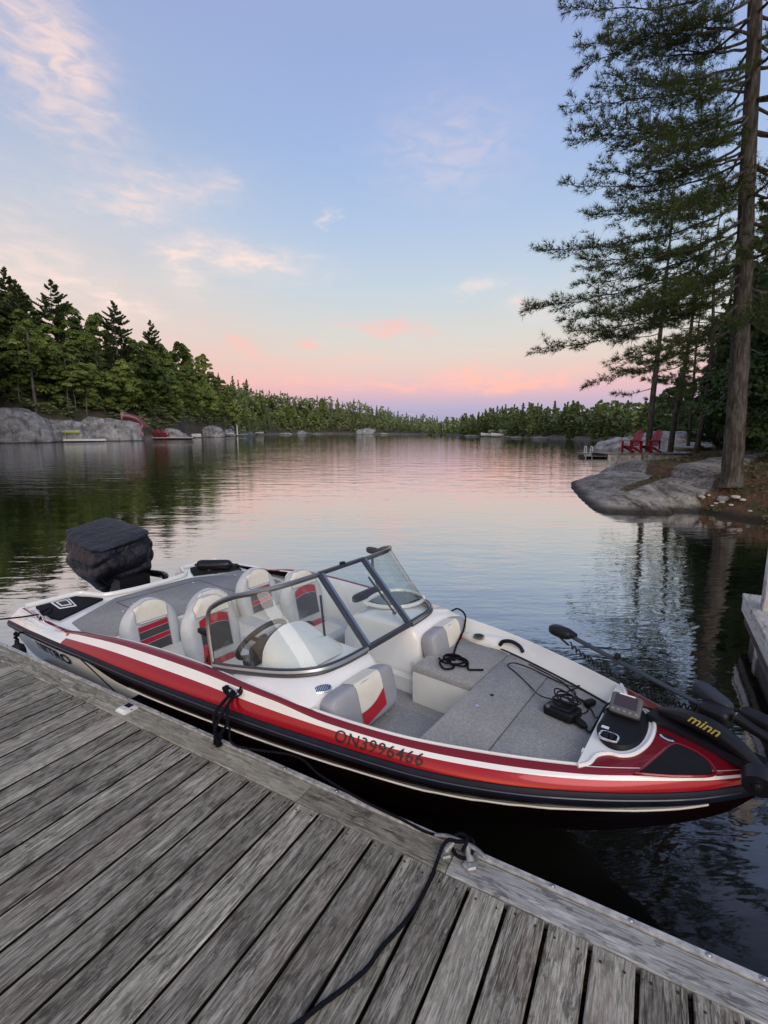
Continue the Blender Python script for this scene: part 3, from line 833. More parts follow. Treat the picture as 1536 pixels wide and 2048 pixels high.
# far-side tray moulding with cup holder and grab handle
mb = MB()
pts = [(3.52, .60), (3.66, .575), (3.78, .585), (3.90, .60), (4.02, .575), (4.12, .53), (4.20, .515)]
mb.tube(smooth_path([(x, y + .06, ZB + .002) for x, y in pts], 6), [.012 + .05 * math.sin(PI * i / 36) ** .6 for i in range(37)], 12); mb.build('moulded_tray', CREAM, boat)
mb = MB(); mb.tube([(3.70, .60, ZB + .045), (3.70, .60, ZB + .057)], .040, 22); mb.build('cup_holder', pm('brass_ring', (.40, .34, .24), .3, 1.0), boat)
mb = MB(); mb.tube([(3.70, .60, ZB + .0575), (3.70, .60, ZB + .0585)], .032, 22); mb.build('cup_recess', BLKP, boat)
mb = MB(); mb.tube(smooth_path([(3.86, .60, ZB + .03), (3.88, .60, ZB + .062), (3.94, .60, ZB + .078), (4.00, .595, ZB + .062), (4.03, .585, ZB + .03)], 6), [.013] * 25, 10); mb.build('grab_handle', BLKP, boat)
# black edging along the far side of the carpet
mb = MB(); mb.tube([(x, farr(x) + .004, ZB + .003) for x in [3.5 + 1.13 * i / 40 for i in range(41)]], .0065, 6); mb.build('edge_piping', BLKP, boat)
# coaming end round the front of the carpet (white lip)
mb = MB()
lip2 = [(4.64, -.42), (4.675, -.375), (4.69, -.31), (4.73, -.27), (4.78, -.258), (4.825, -.215), (4.86, -.12), (4.868, 0), (4.85, .10), (4.81, .18), (4.76, .225), (4.705, .25), (4.69, .33), (4.655, .41)]
LP = smooth_path([(x, y, 0) for x, y in lip2], 6)
mb.tube([(p.x, p.y, fore_z(p.x, p.y) + .003) for p in LP], .0095, 8)
mb.build('coaming_lip', WHT, boat)
mb = MB(); n_ = len(LP)
mb.add([(4.636, p.y * .98, .707) for p in LP] + [(p.x, p.y, fore_z(p.x, p.y) + .002) for p in LP], [(k, n_ + k, n_ + k + 1, k + 1) for k in range(n_ - 1)]); mb.build('console_surround', WHT, boat)
mb = MB()   # front riser of the carpet well
mb.grid(lambda u, v: (4.638 + .018 * v, .42 - u * .80, ZB - .02 + v * .10), 12, 3); mb.box((4.645, -.30, .66), (.018, .014, .045)); mb.build('well_riser', WHT, boat)
# pedestal console panel with the fish finder and switch
def pedestal():
    mb = MB(); poly = []
    for i in range(40):
        g = 2 * PI * i / 40; r_ = 1.0
        x = 4.742 + .108 * math.cos(g); y = -.02 + .215 * math.sin(g)
        x = max(x, 4.628 + .02 * math.cos(g * 2))
        poly.append((x, y))
    mb.prism(poly, .60, .735, .012); o = mb.build('bow_console', BLKP, boat, angle=35)
    mb = MB(); 
    def ring(u, v):
        g = v * 2 * PI; sg = lambda q: math.copysign(abs(q) ** .55, q); q = u * 2 * PI
        rr = .038 + .0055 * math.cos(q)
        return (4.712 + rr * sg(math.cos(g)) * 1.0, -.185 + rr * sg(math.sin(g)) * .82, .738 + .006 * math.sin(q))
    mb.grid(ring, 8, 28, close_u=True, close_v=True); mb.build('switch_bezel', CHROME, o)
    mb = MB(); mb.sup((4.702, -.185, .742), (.009, .022, .008), 5); mb.sup((4.724, -.185, .742), (.009, .022, .008), 5); mb.build('rocker_switch', BLKP, o)
    ff = empty('fish_finder', (4.735, .06, .735), R(-6), boat)
    rt = Matrix.Rotation(R(-28), 3, 'Y') @ Matrix.Rotation(R(14), 3, 'X')
    rt = Matrix.Rotation(R(4), 3, 'Z') @ Matrix.Rotation(R(42), 3, 'X')
    gm = pm('grey_housing', (.085, .09, .09), .5)
    mb = MB(); mb.sup((0, 0, .042), (.070, .052, .017), 8, rt); mb.box((0, .0, .015), (.02, .02, .02)); mb.build('housing', gm, ff)
    mb = MB(); mb.box(Vector((0, 0, .042)) + rt @ Vector((0, .012, .0165)), (.050, .030, .002), rt); mb.build('screen', pm('dark_screen', (.03, .012, .018), .08, 0, 1), ff, smooth=False)
    for k in range(5):
        mb = MB(); mb.sup(Vector((0, 0, .042)) + rt @ Vector((-.052 + .026 * k, -.035, .017)), (.007, .005, .003), 4, rt, 6, 10); mb.build('button', pm('key_grey', (.2, .2, .21), .4), ff)
    mb = MB(); mb.box(Vector((0, 0, .042)) + rt @ Vector((0, .046, .0172)), (.035, .003, .001), rt); mb.build('label_strip', WHT, ff, smooth=False)
    mb = MB(); mb.box((4.682, -.118, .7365), (.016, .010, .0008)); mb.build('white_sticker', pm('paper', (.7, .72, .74), .6), o, smooth=False)
pedestal()
# black grip pad and emblem on the foredeck, with a raised red edge
def on_deck(x, y, dz): return (x, y, fore_z(x, y) + dz)
pad = [(4.86, -.318), (4.97, -.262), (5.07, -.185), (5.10, -.135), (5.06, -.085), (4.975, -.060), (4.945, -.085), (4.925, -.14), (4.90, -.21)]
mb = MB(); cx = sum(p[0] for p in pad) / len(pad); cy = sum(p[1] for p in pad) / len(pad)
P2 = [Vector((x, y, 0)) for x, y in pad]; P2 = smooth_path(P2 + [P2[0]], 3)[:-1]
mb.add([on_deck(cx, cy, .004)] + [on_deck(cx + (p.x - cx) * .5, cy + (p.y - cy) * .5, .004) for p in P2] + [on_deck(p.x, p.y, .004) for p in P2] + [on_deck(p.x, p.y, -.002) for p in P2],
       [(0, 1 + k, 1 + (k + 1) % len(P2)) for k in range(len(P2))] + [(1 + r_ * len(P2) + k, 1 + (r_ + 1) * len(P2) + k, 1 + (r_ + 1) * len(P2) + (k + 1) % len(P2), 1 + r_ * len(P2) + (k + 1) % len(P2)) for r_ in (0, 1) for k in range(len(P2))])
mb.build('grip_pad', GRIP, boat)
mb = MB(); mb.tube([on_deck(cx + (p.x - cx) * 1.1, cy + (p.y - cy) * 1.1, .0) for p in P2], .006, 6, closed=True); mb.build('pad_moulding', REDD, boat)
mb = MB(); mb.sup(on_deck(4.925, -.035, .004), (.034, .020, .006), 2, Matrix.Rotation(R(-20), 3, 'Z'), 8, 20); mb.build('bow_light', CHROME, boat)
mb = MB(); mb.sup(on_deck(4.925, -.035, .007), (.024, .013, .006), 2, Matrix.Rotation(R(-20), 3, 'Z'), 8, 20); mb.build('light_lens', BLKP, boat)
# latches on the hatches
for x, y, z in [(4.04, -.13, ZB), (3.55, -.30, .465), (3.62, .30, ZB), (4.06, .02, ZB)]:
    mb = MB(); mb.tube([(x, y, z), (x, y, z + .003)], .011, 12); mb.build('hatch_latch', CHROME if (x, y) != (4.06, .02) else BLKP, boat)

# ---- cockpit floor and aft deck
poly_obj('cockpit_floor', strip_poly(1.35, 3.05, lambda x: -(lw_(x) - .15), lambda x: lw_(x) - .15), .08, .14, CARP)
AFZ = .545
mb = MB()
aft = [(.02, -.98), (.02, -.53), (.26, -.44), (.30, -.22), (.30, .22), (.26, .44), (.02, .53), (.02, .98), (.5, .995), (1.0, .99), (1.36, .96), (1.36, -.96), (1.0, -.99), (.5, -.995)]
mb.prism(aft[::-1], .30, AFZ - .02, .01); mb.build('aft_deck', WHT, boat, angle=40)
ca = [(.74, -.88), (.50, -.52), (.42, -.40), (.40, 0), (.42, .40), (.50, .52), (.56, .62), (.58, .90), (.95, .925), (1.30, .90), (1.30, -.90), (1.1, -.915)]
poly_obj('aft_carpet', ca[::-1], .50, AFZ - .006, CARP)
mb = MB()
for a_, c_ in (((.56, -.44), (1.30, -.44)), ((.56, .40), (1.30, .40)), ((.56, -.44), (.56, .40))): mb.bar((a_[0], a_[1], AFZ - .0055), (c_[0], c_[1], AFZ - .0055), .006, .002)
mb.build('hatch_seam', BLKP, boat, smooth=False)
for x, y in [(.72, -.36), (.86, -.52), (.62, .30), (.55, .62), (.75, .72)]:
    mb = MB(); mb.sup((x, y, AFZ), (.016, .010, .006), 3); mb.build('deck_fitting', CHROME, boat)
for sgn in (-1, 1):
    pd = [(.10, .93), (.08, .60), (.20, .535), (.36, .47), (.60, .92), (.5, .945)]
    pd = [(x, y * sgn) for x, y in pd]; pd = pd if sgn < 0 else pd[::-1]
    poly_obj('swim_step_pad', pd, .52, AFZ + .001, GRIP, .003)
    # nested badge on the pad
    for k_, (s_, m_) in enumerate(((1, WHT), (.8, GRIP), (.62, WHT), (.44, NAVY))):
        mb = MB(); q = [(-.12, -.07), (.13, -.085), (.17, .04), (-.10, .08)]
        mb.prism([(.22 + x * s_, sgn * (.745 + y * s_ * sgn)) for x, y in (q)], AFZ + .0, AFZ + .0025 + .0022 * k_); mb.build('deck_badge', m_, boat, smooth=False)
    # transom rim
    mb = MB(); mb.tube(smooth_path([(.02, sgn * .98, AFZ), (.02, sgn * .56, AFZ), (.10, sgn * .50, AFZ), (.27, sgn * .42, AFZ), (.33, sgn * .2, AFZ), (.34, 0, AFZ)], 6), .022, 8); mb.build('transom_rim', WHT, boat)
    mb = MB(); mb.sup((-.06, sgn * .78, .36), (.10, .26, .16), 5); mb.build('stern_sponson', WHT, boat)
mb = MB(); mb.box((1.345, 0, .33), (.02, .93, .20)); mb.build('cockpit_bulkhead', CREAM, boat, smooth=False)

# cleats on the boat
def deck_cleat(x, y, z, rz, m=CHROME):
    e_ = empty('boat_cleat', (x, y, z), rz, boat)
    mb = MB(); mb.tube(smooth_path([(-.065, 0, .022), (-.03, 0, .030), (.03, 0, .030), (.065, 0, .022)], 5), [.004 + .005 * math.sin(PI * i / 15) for i in range(16)], 8); mb.build('horn', m, e_)
    mb = MB(); mb.tube([(-.022, 0, 0), (-.018, 0, .028)], .007, 8); mb.tube([(.022, 0, 0), (.018, 0, .028)], .007, 8); mb.build('post', m, e_)
    return e_
cA = cap(2.93, .50); deck_cleat(2.93, -cA.y, cA.z, R(-8))
cB = cap(.50, .92); deck_cleat(.50, -cB.y, cB.z, 0)
cB = cap(.28, .92); deck_cleat(.30, -cB.y, cB.z, 0)

# ---- consoles
def console(sgn):
    root = empty('driver_console' if sgn < 0 else 'passenger_console', (0, 0, 0), 0, boat)
    # body: loft of sections in x
    mb = MB()
    yi, yo = .215, .86
    secs = []
    #      x     ztop_in ztop_out
    T = [(2.78, .62, .69), (2.86, .76, .72), (2.98, .775, .735), (3.14, .78, .75), (3.30, .78, .755), (3.38, .77, .745), (3.425, .72, .70), (3.44, .50, .50), (3.45, .34, .40)]
    for (x, a_, c_) in T:
        yo_ = lw_(x) + .005
        sec = [(x, sgn * yi, .12), (x, sgn * yi, a_ - .03), (x, sgn * (yi + .012), a_ - .008), (x, sgn * (yi + .035), a_), (x, sgn * (.5), max(a_, c_) + .002), (x, sgn * (yo_ - .06), c_), (x, sgn * yo_, zl(x) + .006)]
        secs.append(sec)
    n = 7; vs = [p for s_ in secs for p in s_]
    fs = [((i * n + j, i * n + j + 1, (i + 1) * n + j + 1, (i + 1) * n + j) if sgn < 0 else (i * n + j, (i + 1) * n + j, (i + 1) * n + j + 1, i * n + j + 1)) for i in range(len(T) - 1) for j in range(n - 1)]
    mb.add(vs, fs)
    mb.build('console_body', WHT, root, angle=55)
    # toe kick moulding at the foot of the passage side
    mb = MB(); mb.tube([(2.80, sgn * .205, .36), (3.1, sgn * .20, .36), (3.44, sgn * .205, .37)], .018, 8); mb.build('kick_moulding', WHT, root)
    return root
cs = console(-1); cp = console(1)
mb = MB(); mb.tube([(2.84, .19, .325), (3.2, .182, .325), (3.42, .19, .33)], .010, 6); mb.build('kick_seal', BLKP, cp)
# shelf under the bow backrests
mb = MB(); mb.box((3.475, -.46, .50), (.055, .29, .018)); mb.build('backrest_shelf', CREAM, cs)
mb = MB(); mb.sup((3.45, .475, .50), (.09, .27, .06), 7); mb.build('backrest_shelf', CREAM, cp)
# driver's side: instrument pod, wheel, gauges
mb = MB()
def pod(u, v):
    # hood over the gauges: arch across y, sloping forward
    y = -.71 + .47 * v; arch = (max(0, 1 - abs((v - .55) / .5) ** 2.6)) ** .5
    x = 2.90 + .36 * u * (.45 + .55 * arch); return (x + .03 * (1 - arch), y, .745 + .02 * (1 - abs(v - .5) * 2) + arch * (.03 + .125 * (1 - u) ** .8))
mb.grid(pod, 12, 24, flip=False); mb.build('instrument_pod', WHT, cs)
mb = MB(); mb.sup((2.885, -.48, .80), (.018, .26, .075), 5); mb.build('gauge_panel', BLKP, cs)
for k in range(4):
    mb = MB(); mb.tube([(2.865, -.62 + k * .09, .815), (2.857, -.62 + k * .09, .815)], .034, 18); mb.build('gauge', BLKG, cs)
mb = MB(); mb.box((2.80, -.46, .72), (.035, .24, .02), Matrix.Rotation(R(-20), 3, 'Y')); mb.build('switch_shelf', BLKP, cs)
wc = Vector((2.70, -.50, .775)); wa = Vector((-.80, 0, .6)).normalized(); wu = Vector((.6, 0, .8)); ws_ = Vector((0, 1, 0))
sw = empty('steering_wheel', (0, 0, 0), 0, cs)
mb = MB(); mb.tube([wc + (wu * math.cos(g) + ws_ * math.sin(g)) * .172 for g in [2 * PI * i / 40 for i in range(40)]], .0165, 10, closed=True); mb.build('rim', BLKP, sw)
mb = MB()
for g in (0, 2.2, -2.2): mb.bar(wc - wa * .012, wc + (wu * math.cos(g + PI) + ws_ * math.sin(g + PI)) * .168, .03, .008, wa)
mb.build('spoke', pm('brushed_spoke', (.30, .30, .32), .35, 1), sw)
mb = MB(); mb.tube([wc - wa * .13, wc + wa * .012], [.03, .042], 18); mb.build('hub', BLKP, sw)
mb = MB(); mb.tube(smooth_path([(2.55, -.80, .70), (2.55, -.775, .82), (2.50, -.765, .86)], 5), .012, 8); mb.sup((2.48, -.765, .865), (.055, .022, .018), 4); mb.build('throttle_lever', BLKP, cs)
mb = MB(); mb.box((2.54, -.79, .735), (.022, .012, .06)); mb.build('throttle_mount', pm('red_plastic', (.30, .02, .03), .4), cs)
# passenger side tray: dark recess with a moulded rim
mb = MB(); mb.tube(smooth_path([(2.86, .36, .80), (2.83, .55, .81), (2.88, .74, .80), (3.02, .79, .80), (3.18, .70, .80), (3.16, .50, .80), (3.02, .38, .80), (2.86, .36, .80)], 5)[:-1], .016, 8, closed=True); mb.build('tray_rim', WHT, cp)
mb = MB(); mb.prism([(2.87, .40), (2.86, .56), (2.90, .70), (3.02, .75), (3.14, .68), (3.12, .50), (3.0, .41)][::-1], .78, .806); mb.build('tray_recess', pm('dark_tray', (.05, .055, .055), .3, 0, .4), cp)
mb = MB(); mb.sup((2.74, .52, .80), (.022, .16, .035), 4); mb.build('grab_pad', BLKP, cp)
# oval badge on the starboard console nose
mb = MB(); mb.sup((3.395, -.665, .742), (.026, .052, .009), 2.3, Matrix.Rotation(R(-28), 3, 'Z') @ Matrix.Rotation(R(28), 3, 'Y'), 8, 24); o_ = mb.build('oval_vent', CHROME, cs)
mb = MB()
rt = Matrix.Rotation(R(-28), 3, 'Z') @ Matrix.Rotation(R(28), 3, 'Y')
for k in range(-4, 5):
    L_ = .020 * math.sqrt(max(.1, 1 - (k / 5) ** 2)); mb.box(Vector((3.395, -.665, .742)) + rt @ Vector((0, k * .0095, .009)), (L_, .0016, .0012), rt)
mb.build('vent_slot', BLKP, o_, smooth=False)

# bow backrests
def bow_backrest(y0, y1, name='bow_backrest'):
    root = empty(name, (3.50, (y0 + y1) / 2, .62), 0, boat); hw = (y1 - y0) / 2
    tl = Matrix.Rotation(R(-14), 3, 'Y')
    mb = MB(); mb.sup((0, 0, 0), (.062, hw, .125), 6, tl, 18, 28); mb.build('cushion', VGD, root)
    # cream centre and red swoosh wrapped over the cushion, a few mm proud
    def face(yy, zz, off):
        q = abs(zz / .125); e = 6
        x = .062 * max(0, 1 - q ** e) ** (1 / e); return Vector((0, 0, 0)) + tl @ Vector((x + off, yy, zz))
    ya, yb = -hw * .30, hw * .48
    mb = MB()
    def wrap(u, v):
        # path: front face from z=-.02 up, over the top, to the back
        if u < .6: zz = -.115 + .235 * (u / .6); p = tl @ Vector((.062 * max(0, 1 - abs(zz / .125) ** 6) ** (1 / 6) + .002, 0, zz))
        else: k = (u - .6) / .4; g = k * PI; p = tl @ Vector((.044 * math.cos(g), 0, .1265 + .001 * math.sin(g)))
        return (p.x, ya + (yb - ya) * v, p.z)
    mb.grid(wrap, 24, 8, flip=True); mb.build('centre_panel', VC, root)
    mb = MB()
    def sw_(u, v):
        zlo = -.100 + .0 * v; zhi = -.02 + .045 * v - .018 * math.sin(v * PI)
        zz = zlo + (zhi - zlo) * u + 0.0
        if v < 2: zz = (-.115 + .04 * v) + ((-.03 + .055 * v - .02 * math.sin(v * PI)) - (-.115 + .04 * v)) * u
        p = tl @ Vector((.062 * max(0, 1 - abs(zz / .125) ** 6) ** (1 / 6) + .0045, 0, zz)); return (p.x, ya + (yb - ya) * v, p.z)
    mb.grid(sw_, 8, 12, flip=True); mb.build('red_swoosh', VR, root)
    mb = MB()
    def lowg(u, v):
        zz = -.122 + ((-.115 + .04 * v) + .122) * u
        p = tl @ Vector((.062 * max(0, 1 - abs(zz / .125) ** 6) ** (1 / 6) + .0045, 0, zz)); return (p.x, ya + (yb - ya) * v, p.z)
    mb.grid(lowg, 5, 12, flip=True); mb.build('lower_panel', VGD, root)
bow_backrest(-.74, -.20); bow_backrest(.25, .73)

# ---- seats
def seat(name, x, y, z0, w, h, rec, base=True, cush=.22, wide_c=.56, parts='full', rz=0):
    """backrest foot at (x, y, z0); rec = recline in degrees; z0 = cushion top"""
    root = empty(name, (x, y, z0), rz, boat)
    rr = R(rec); U = Vector((-math.sin(rr), 0, math.cos(rr))); N = Vector((math.cos(rr), 0, math.sin(rr)))
    th = .065
    def wd(u):
        q = max(0.0, (u - .45) / .55); return w * (1 - q ** 2.3 * .78) * (1 - .10 * max(0, .3 - u) / .3)
    def front(u, yy):
        W_ = wd(u); q = min(1.0, abs(yy) / W_); capn = max(0.0, 1 - max(0, (u - .86) / .14) ** 2.2) ** .5
        bol = .030 * math.exp(-((q - .78) / .18) ** 2) * (1 - .6 * u)
        return (th * (1 - q ** 4) ** .5 * capn if q < 1 else 0) + bol
    nu, nv = 26, 30; mb = MB()
    def fn(i, j):
        u = i; g = j * 2 * PI; W_ = wd(u) * (1 - max(0, (u - .90) / .10) ** 3 * .55)
        cy = math.cos(g); sy = math.sin(g)
        yy = W_ * math.copysign(abs(cy) ** .65, cy)
        f_ = front(u, yy * .999) if sy >= 0 else -th * .8 * max(0, 1 - (abs(yy) / W_) ** 4) ** .5 * max(0.0, 1 - max(0, (u - .86) / .14) ** 2.2) ** .5
        return U * (u * h) + Vector((0, yy, 0)) + N * (f_ * (abs(sy) ** .4 if abs(sy) < .3 else 1))
    mb.grid(fn, nu, nv, close_v=True); 
    mb.build('backrest', VG, root, angle=75)
    def panel(nm, u0f, u1f, hw, mat, off, yc=0):
        mb = MB()
        def f(u, v):
            yy = yc + hw * (v * 2 - 1); a_, b2 = u0f(v), u1f(v); q = a_ + (b2 - a_) * u
            lim = wd(q) * .93; yy = max(-lim, min(lim, yy))
            return U * (q * h) + Vector((0, yy, 0)) + N * (front(q, yy) + off)
        mb.grid(f, 9, 15, flip=False); pp_ = mb.build(nm, mat, root)
        mb = MB(); mb.tube([f(0, k / 12) for k in range(13)] + [f(k / 6, 1) for k in range(1, 7)] + [f(1, 1 - k / 12) for k in range(1, 13)] + [f(1 - k / 6, 0) for k in range(1, 6)], .0028, 5, closed=True); mb.build('piping', VGD, pp_)
    c = w * wide_c
    arc = lambda v: 1 - (v * 2 - 1) ** 2
    if parts == 'full':       # helm / passenger bucket: cream head, red band, charcoal belly
        panel('head_panel', lambda v: .70, lambda v: .955 + .02 * arc(v), c * 1.15, VC, .004)
        panel('red_band', lambda v: .50 + .05 * arc(v), lambda v: .64 + .06 * arc(v), c, VR, .005)
        panel('charcoal_panel', lambda v: .12 - .05 * arc(v) * 0, lambda v: .50 + .05 * arc(v), c, VK, .004)
    elif parts == 'band':     # aft bucket: cream arch, slot, red-charcoal-red-charcoal
        panel('head_panel', lambda v: .60, lambda v: .86 + .10 * arc(v), c * 1.05, VC, .006)
        panel('head_roll', lambda v: .57, lambda v: .60, c * .9, CREAM, .012)
        panel('red_band', lambda v: .42 + .03 * v, lambda v: .52 + .03 * v, c, VR, .006)
        panel('charcoal_panel', lambda v: .28 + .03 * v, lambda v: .42 + .03 * v, c, VK, .005)
        panel('red_band', lambda v: .18 + .04 * v, lambda v: .28 + .03 * v, c, VR, .006)
        panel('charcoal_panel', lambda v: .02, lambda v: .18 + .04 * v, c, VK, .005)
    else:
        panel('head_panel', lambda v: .45, lambda v: .96, c * 1.25, VC, .005)
        panel('red_band', lambda v: .26, lambda v: .45, c, VR, .006)
        panel('charcoal_panel', lambda v: .02, lambda v: .26, c, VK, .005)
    if base:
        mb = MB(); mb.sup((cush * .95, 0, -.055), (cush, w * .98, .065), 5, None, 16, 26); mb.build('seat_cushion', VG, root)
        mb = MB(); mb.sup((cush * .95, 0, -.040), (cush * .72, w * .52, .058), 6, None, 12, 22); mb.build('seat_insert', VC, root)
        mb = MB(); mb.sup((cush * .55, 0, -.037), (cush * .25, w * .5, .058), 6, None, 12, 22); mb.build('seat_red_insert', VR, root)
        mb = MB(); mb.tube([(cush * .8, 0, -.12), (cush * .8, 0, .105 - z0)], .04, 12); mb.build('pedestal_post', BLKP, root)
    return root
seat('helm_seat', 2.05, -.42, .44, .235, .47, 12, True, .22, .52, 'full')
seat('passenger_seat', 2.12, .44, .44, .235, .47, 12, True, .22, .52, 'full')
seat('jump_seat', 1.42, -.56, .36, .235, .43, 12, False, .2, .52, 'band')
seat('jump_seat', 1.42, .50, .36, .235, .43, 12, False, .2, .52, 'band')
seat('centre_seat', 1.44, -.03, .34, .235, .39, 12, False, .2, .60, 'plain')
mb = MB(); mb.sup((1.62, 0, .30), (.24, .84, .075), 7, None, 14, 30); mb.build('bench_cushion', VG, boat)
for y_ in (-.54, 0, .54):
    mb = MB(); mb.sup((1.62, y_, .325), (.20, .20, .062), 6, None, 12, 24); mb.build('bench_insert', VC, boat)
mb = MB(); mb.box((1.60, 0, .18), (.20, .80, .07)); mb.build('bench_base', CREAM, boat, smooth=False)

# ---- windshield
def glass():
    m_, t, b = shader_mat('windshield_glass')
    tr = t.node('ShaderNodeBsdfTransparent'); tr.inputs[0].default_value = (.88, .92, .90, 1)
    gl = t.node('ShaderNodeBsdfGlossy'); gl.inputs['Roughness'].default_value = .02
    co = t.coord('Object')
    n_ = t.noise(t.mapping(co, (1, 1, .6), (R(20), 0, 0)), 7, 6, .65, 1.2)
    lw = t.node('ShaderNodeLayerWeight'); lw.inputs['Blend'].default_value = .5
    frv = t.m('ADD', .06, t.m('MULTIPLY', t.m('POWER', lw.outputs['Facing'], 4.0), .8))
    mx = t.node('ShaderNodeMixShader'); t.l.new(frv, mx.inputs[0]); t.l.new(tr.outputs[0], mx.inputs[1]); t.l.new(gl.outputs[0], mx.inputs[2])
    df = t.node('ShaderNodeBsdfDiffuse'); df.inputs[0].default_value = (.75, .78, .76, 1)   # dried water film and dust
    m2 = t.node('ShaderNodeMixShader'); t.l.new(t.m('ADD', .015, t.m('MULTIPLY', t.mr(n_, .5, .72), .14)), m2.inputs[0]); t.l.new(mx.outputs[0], m2.inputs[1]); t.l.new(df.outputs[0], m2.inputs[2])
    t.l.new(m2.outputs[0], t.n['Material Output'].inputs[0])
    return m_
GLASS = glass()
wsr = empty('windshield', (0, 0, 0), 0, boat)
base_h = [(2.65, .825, .718), (2.80, .806, .738), (2.95, .775, .758), (3.10, .735, .776), (3.22, .675, .788), (3.31, .585, .796), (3.35, .45, .800), (3.36, .24, .800)]
top_h = [(2.58, .80, 1.045), (2.68, .775, 1.11), (2.78, .74, 1.155), (2.86, .69, 1.175), (2.91, .62, 1.187), (2.94, .53, 1.192), (2.955, .42, 1.195), (2.96, .235, 1.195)]
for sgn in (-1, 1):
    Bp = smooth_path([(x, y * sgn, z) for x, y, z in base_h], 5); Tp = smooth_path([(x, y * sgn, z) for x, y, z in top_h], 5)
    mb = MB(); mb.grid(lambda u, v: Bp[int(round(u * (len(Bp) - 1)))].lerp(Tp[int(round(u * (len(Tp) - 1)))], v), len(Bp), 6)
    mb.build('side_pane', GLASS, wsr)
    lo = MB(); lo.tube(Bp, .017, 8); lo.build('lower_frame', FRAME, wsr)
    lo = MB(); lo.tube([p + Vector((.006, .010 * sgn, -.017)) for p in Bp], .0095, 6); lo.build('lower_seal', FRAMED, wsr)
    lo = MB(); lo.tube([p + Vector((.0, .002 * sgn, .018)) for p in Bp], .006, 6); lo.build('lower_seal', FRAMED, wsr)
    ends = [Bp[0] + Vector((0, 0, -.01)), Bp[0].lerp(Tp[0], .5) + Vector((-.012, 0, 0)), Bp[0].lerp(Tp[0], .82) + Vector((-.004, 0, 0)), Tp[0] + Vector((.02, 0, -.004))]
    hi = MB(); hi.tube(smooth_path(ends + [Vector(p) for p in Tp[3::5]] + [Tp[-1]], 6), .0125, 8); hi.build('upper_frame', FRAME, wsr)
    po = MB(); po.bar(Bp[-1], Tp[-1], .024, .020, (1, 0, 0)); po.build('centre_post', FRAME if sgn > 0 else FRAMED, wsr)
    po = MB(); po.bar(Bp[-1] + Vector((0, -.028 * sgn, 0)), Tp[-1] + Vector((0, -.028 * sgn, 0)), .022, .018, (1, 0, 0)); po.build('gate_stile', FRAMED if sgn > 0 else FRAME, wsr)
    hi = MB(); hi.tube([p + Vector((.004, 0, -.015)) for p in Tp], .006, 6); hi.build('upper_seal', FRAMED, wsr)
a0, a1, t0, t1 = Vector((3.36, -.205, .800)), Vector((3.36, .205, .800)), Vector((2.96, -.20, 1.195)), Vector((2.96, .20, 1.195))
mb = MB(); mb.grid(lambda u, v: a0.lerp(a1, u).lerp(t0.lerp(t1, u), v), 2, 2); mb.build('gate_pane', GLASS, wsr)
mb = MB(); mb.bar(a0 - Vector((0, .03, 0)), a1 + Vector((0, .03, 0)), .026, .03); mb.build('gate_sill', FRAMED, wsr)
mb = MB(); mb.bar(t0 - Vector((0, .03, 0)), t1 + Vector((0, .03, 0)), .022, .024); mb.build('gate_head', FRAMED, wsr)
mb = MB(); mb.sup(t0.lerp(t1, .52) + Vector((-.01, 0, .016)), (.014, .022, .010), 4); mb.build('gate_catch', BLKP, wsr)
# gas struts of the two sides
for y_, x_ in ((-.33, 3.10), (.33, 3.16)):
    mb = MB(); mb.tube([(x_, y_, .80), (2.985, y_ * .75, 1.06)], .0075, 8); mb.sup((x_, y_, .80), (.014, .014, .012), 3); mb.build('windshield_stay', BLKP, wsr)
mb = MB(); mb.sup((2.66, .72, 1.11), (.07, .012, .03), 3); mb.build('frame_corner', FRAMED, wsr)

# ---- outboard with its cloth cover
om = empty('outboard_motor', (0, 0, 0), 0, boat)
mb = MB(); mb.sup((-.34, 0, .42), (.20, .13, .22), 4); mb.tube([(-.36, 0, .35), (-.34, 0, -.6)], [.11, .08], 14); mb.build('midsection', BLKG, om)
mb = MB(); mb.box((-.08, 0, .40), (.10, .16, .17)); mb.build('transom_bracket', BLKP, om)
def coverf(u, v):
    g = v * 2 * PI; ca_, sa_ = math.cos(g), math.sin(g)
    p = 2 / (3.0 + 4.5 * u)
    sq = lambda q: math.copysign(abs(q) ** p, q)
    prof = [(0, .17), (.10, .22), (.2, .29), (.32, .33), (.5, .345), (.68, .335), (.8, .31), (.87, .315), (.94, .25), (1, .0)]
    rr = sinterp(u, prof)
    z = .36 + .60 * min(1, u / .86) ** .9 + (.03 * max(0, (u - .86) / .14) ** .7 if u > .86 else 0)
    x = -.52 + rr * 1.32 * sq(ca_); y = rr * .92 * sq(sa_)
    # slanted top, drawn out to a corner aft
    tp = max(0, (u - .45) / .55)
    z += tp * (y * .26 - (x + .52) * .10)
    if ca_ < -.2: x -= .13 * math.exp(-((u - .86) / .08) ** 2) * (abs(ca_) ** 3); z += .03 * math.exp(-((u - .86) / .08) ** 2) * (abs(ca_) ** 3)
    f = (abs(math.sin(g * 3.5 + u * 5 + 1.2 * math.sin(g * 2))) - .6) * .030 * (1 - .8 * u) + (abs(math.sin(g * 2 - u * 9)) - .6) * .028 * min(1, u * 3) * (1 - tp * .7)
    nn = noise.noise(Vector((x * 7, y * 7, z * 9))) * .010 + (abs(noise.noise(Vector((x * 5, y * 5, z * 5 + 5)))) - .2) * -.026
    k = 1 + (f + nn) / max(rr, .15) * (1 if u < .9 else .4)
    return (-.52 + (x + .52) * k, y * k, z + nn * .6)
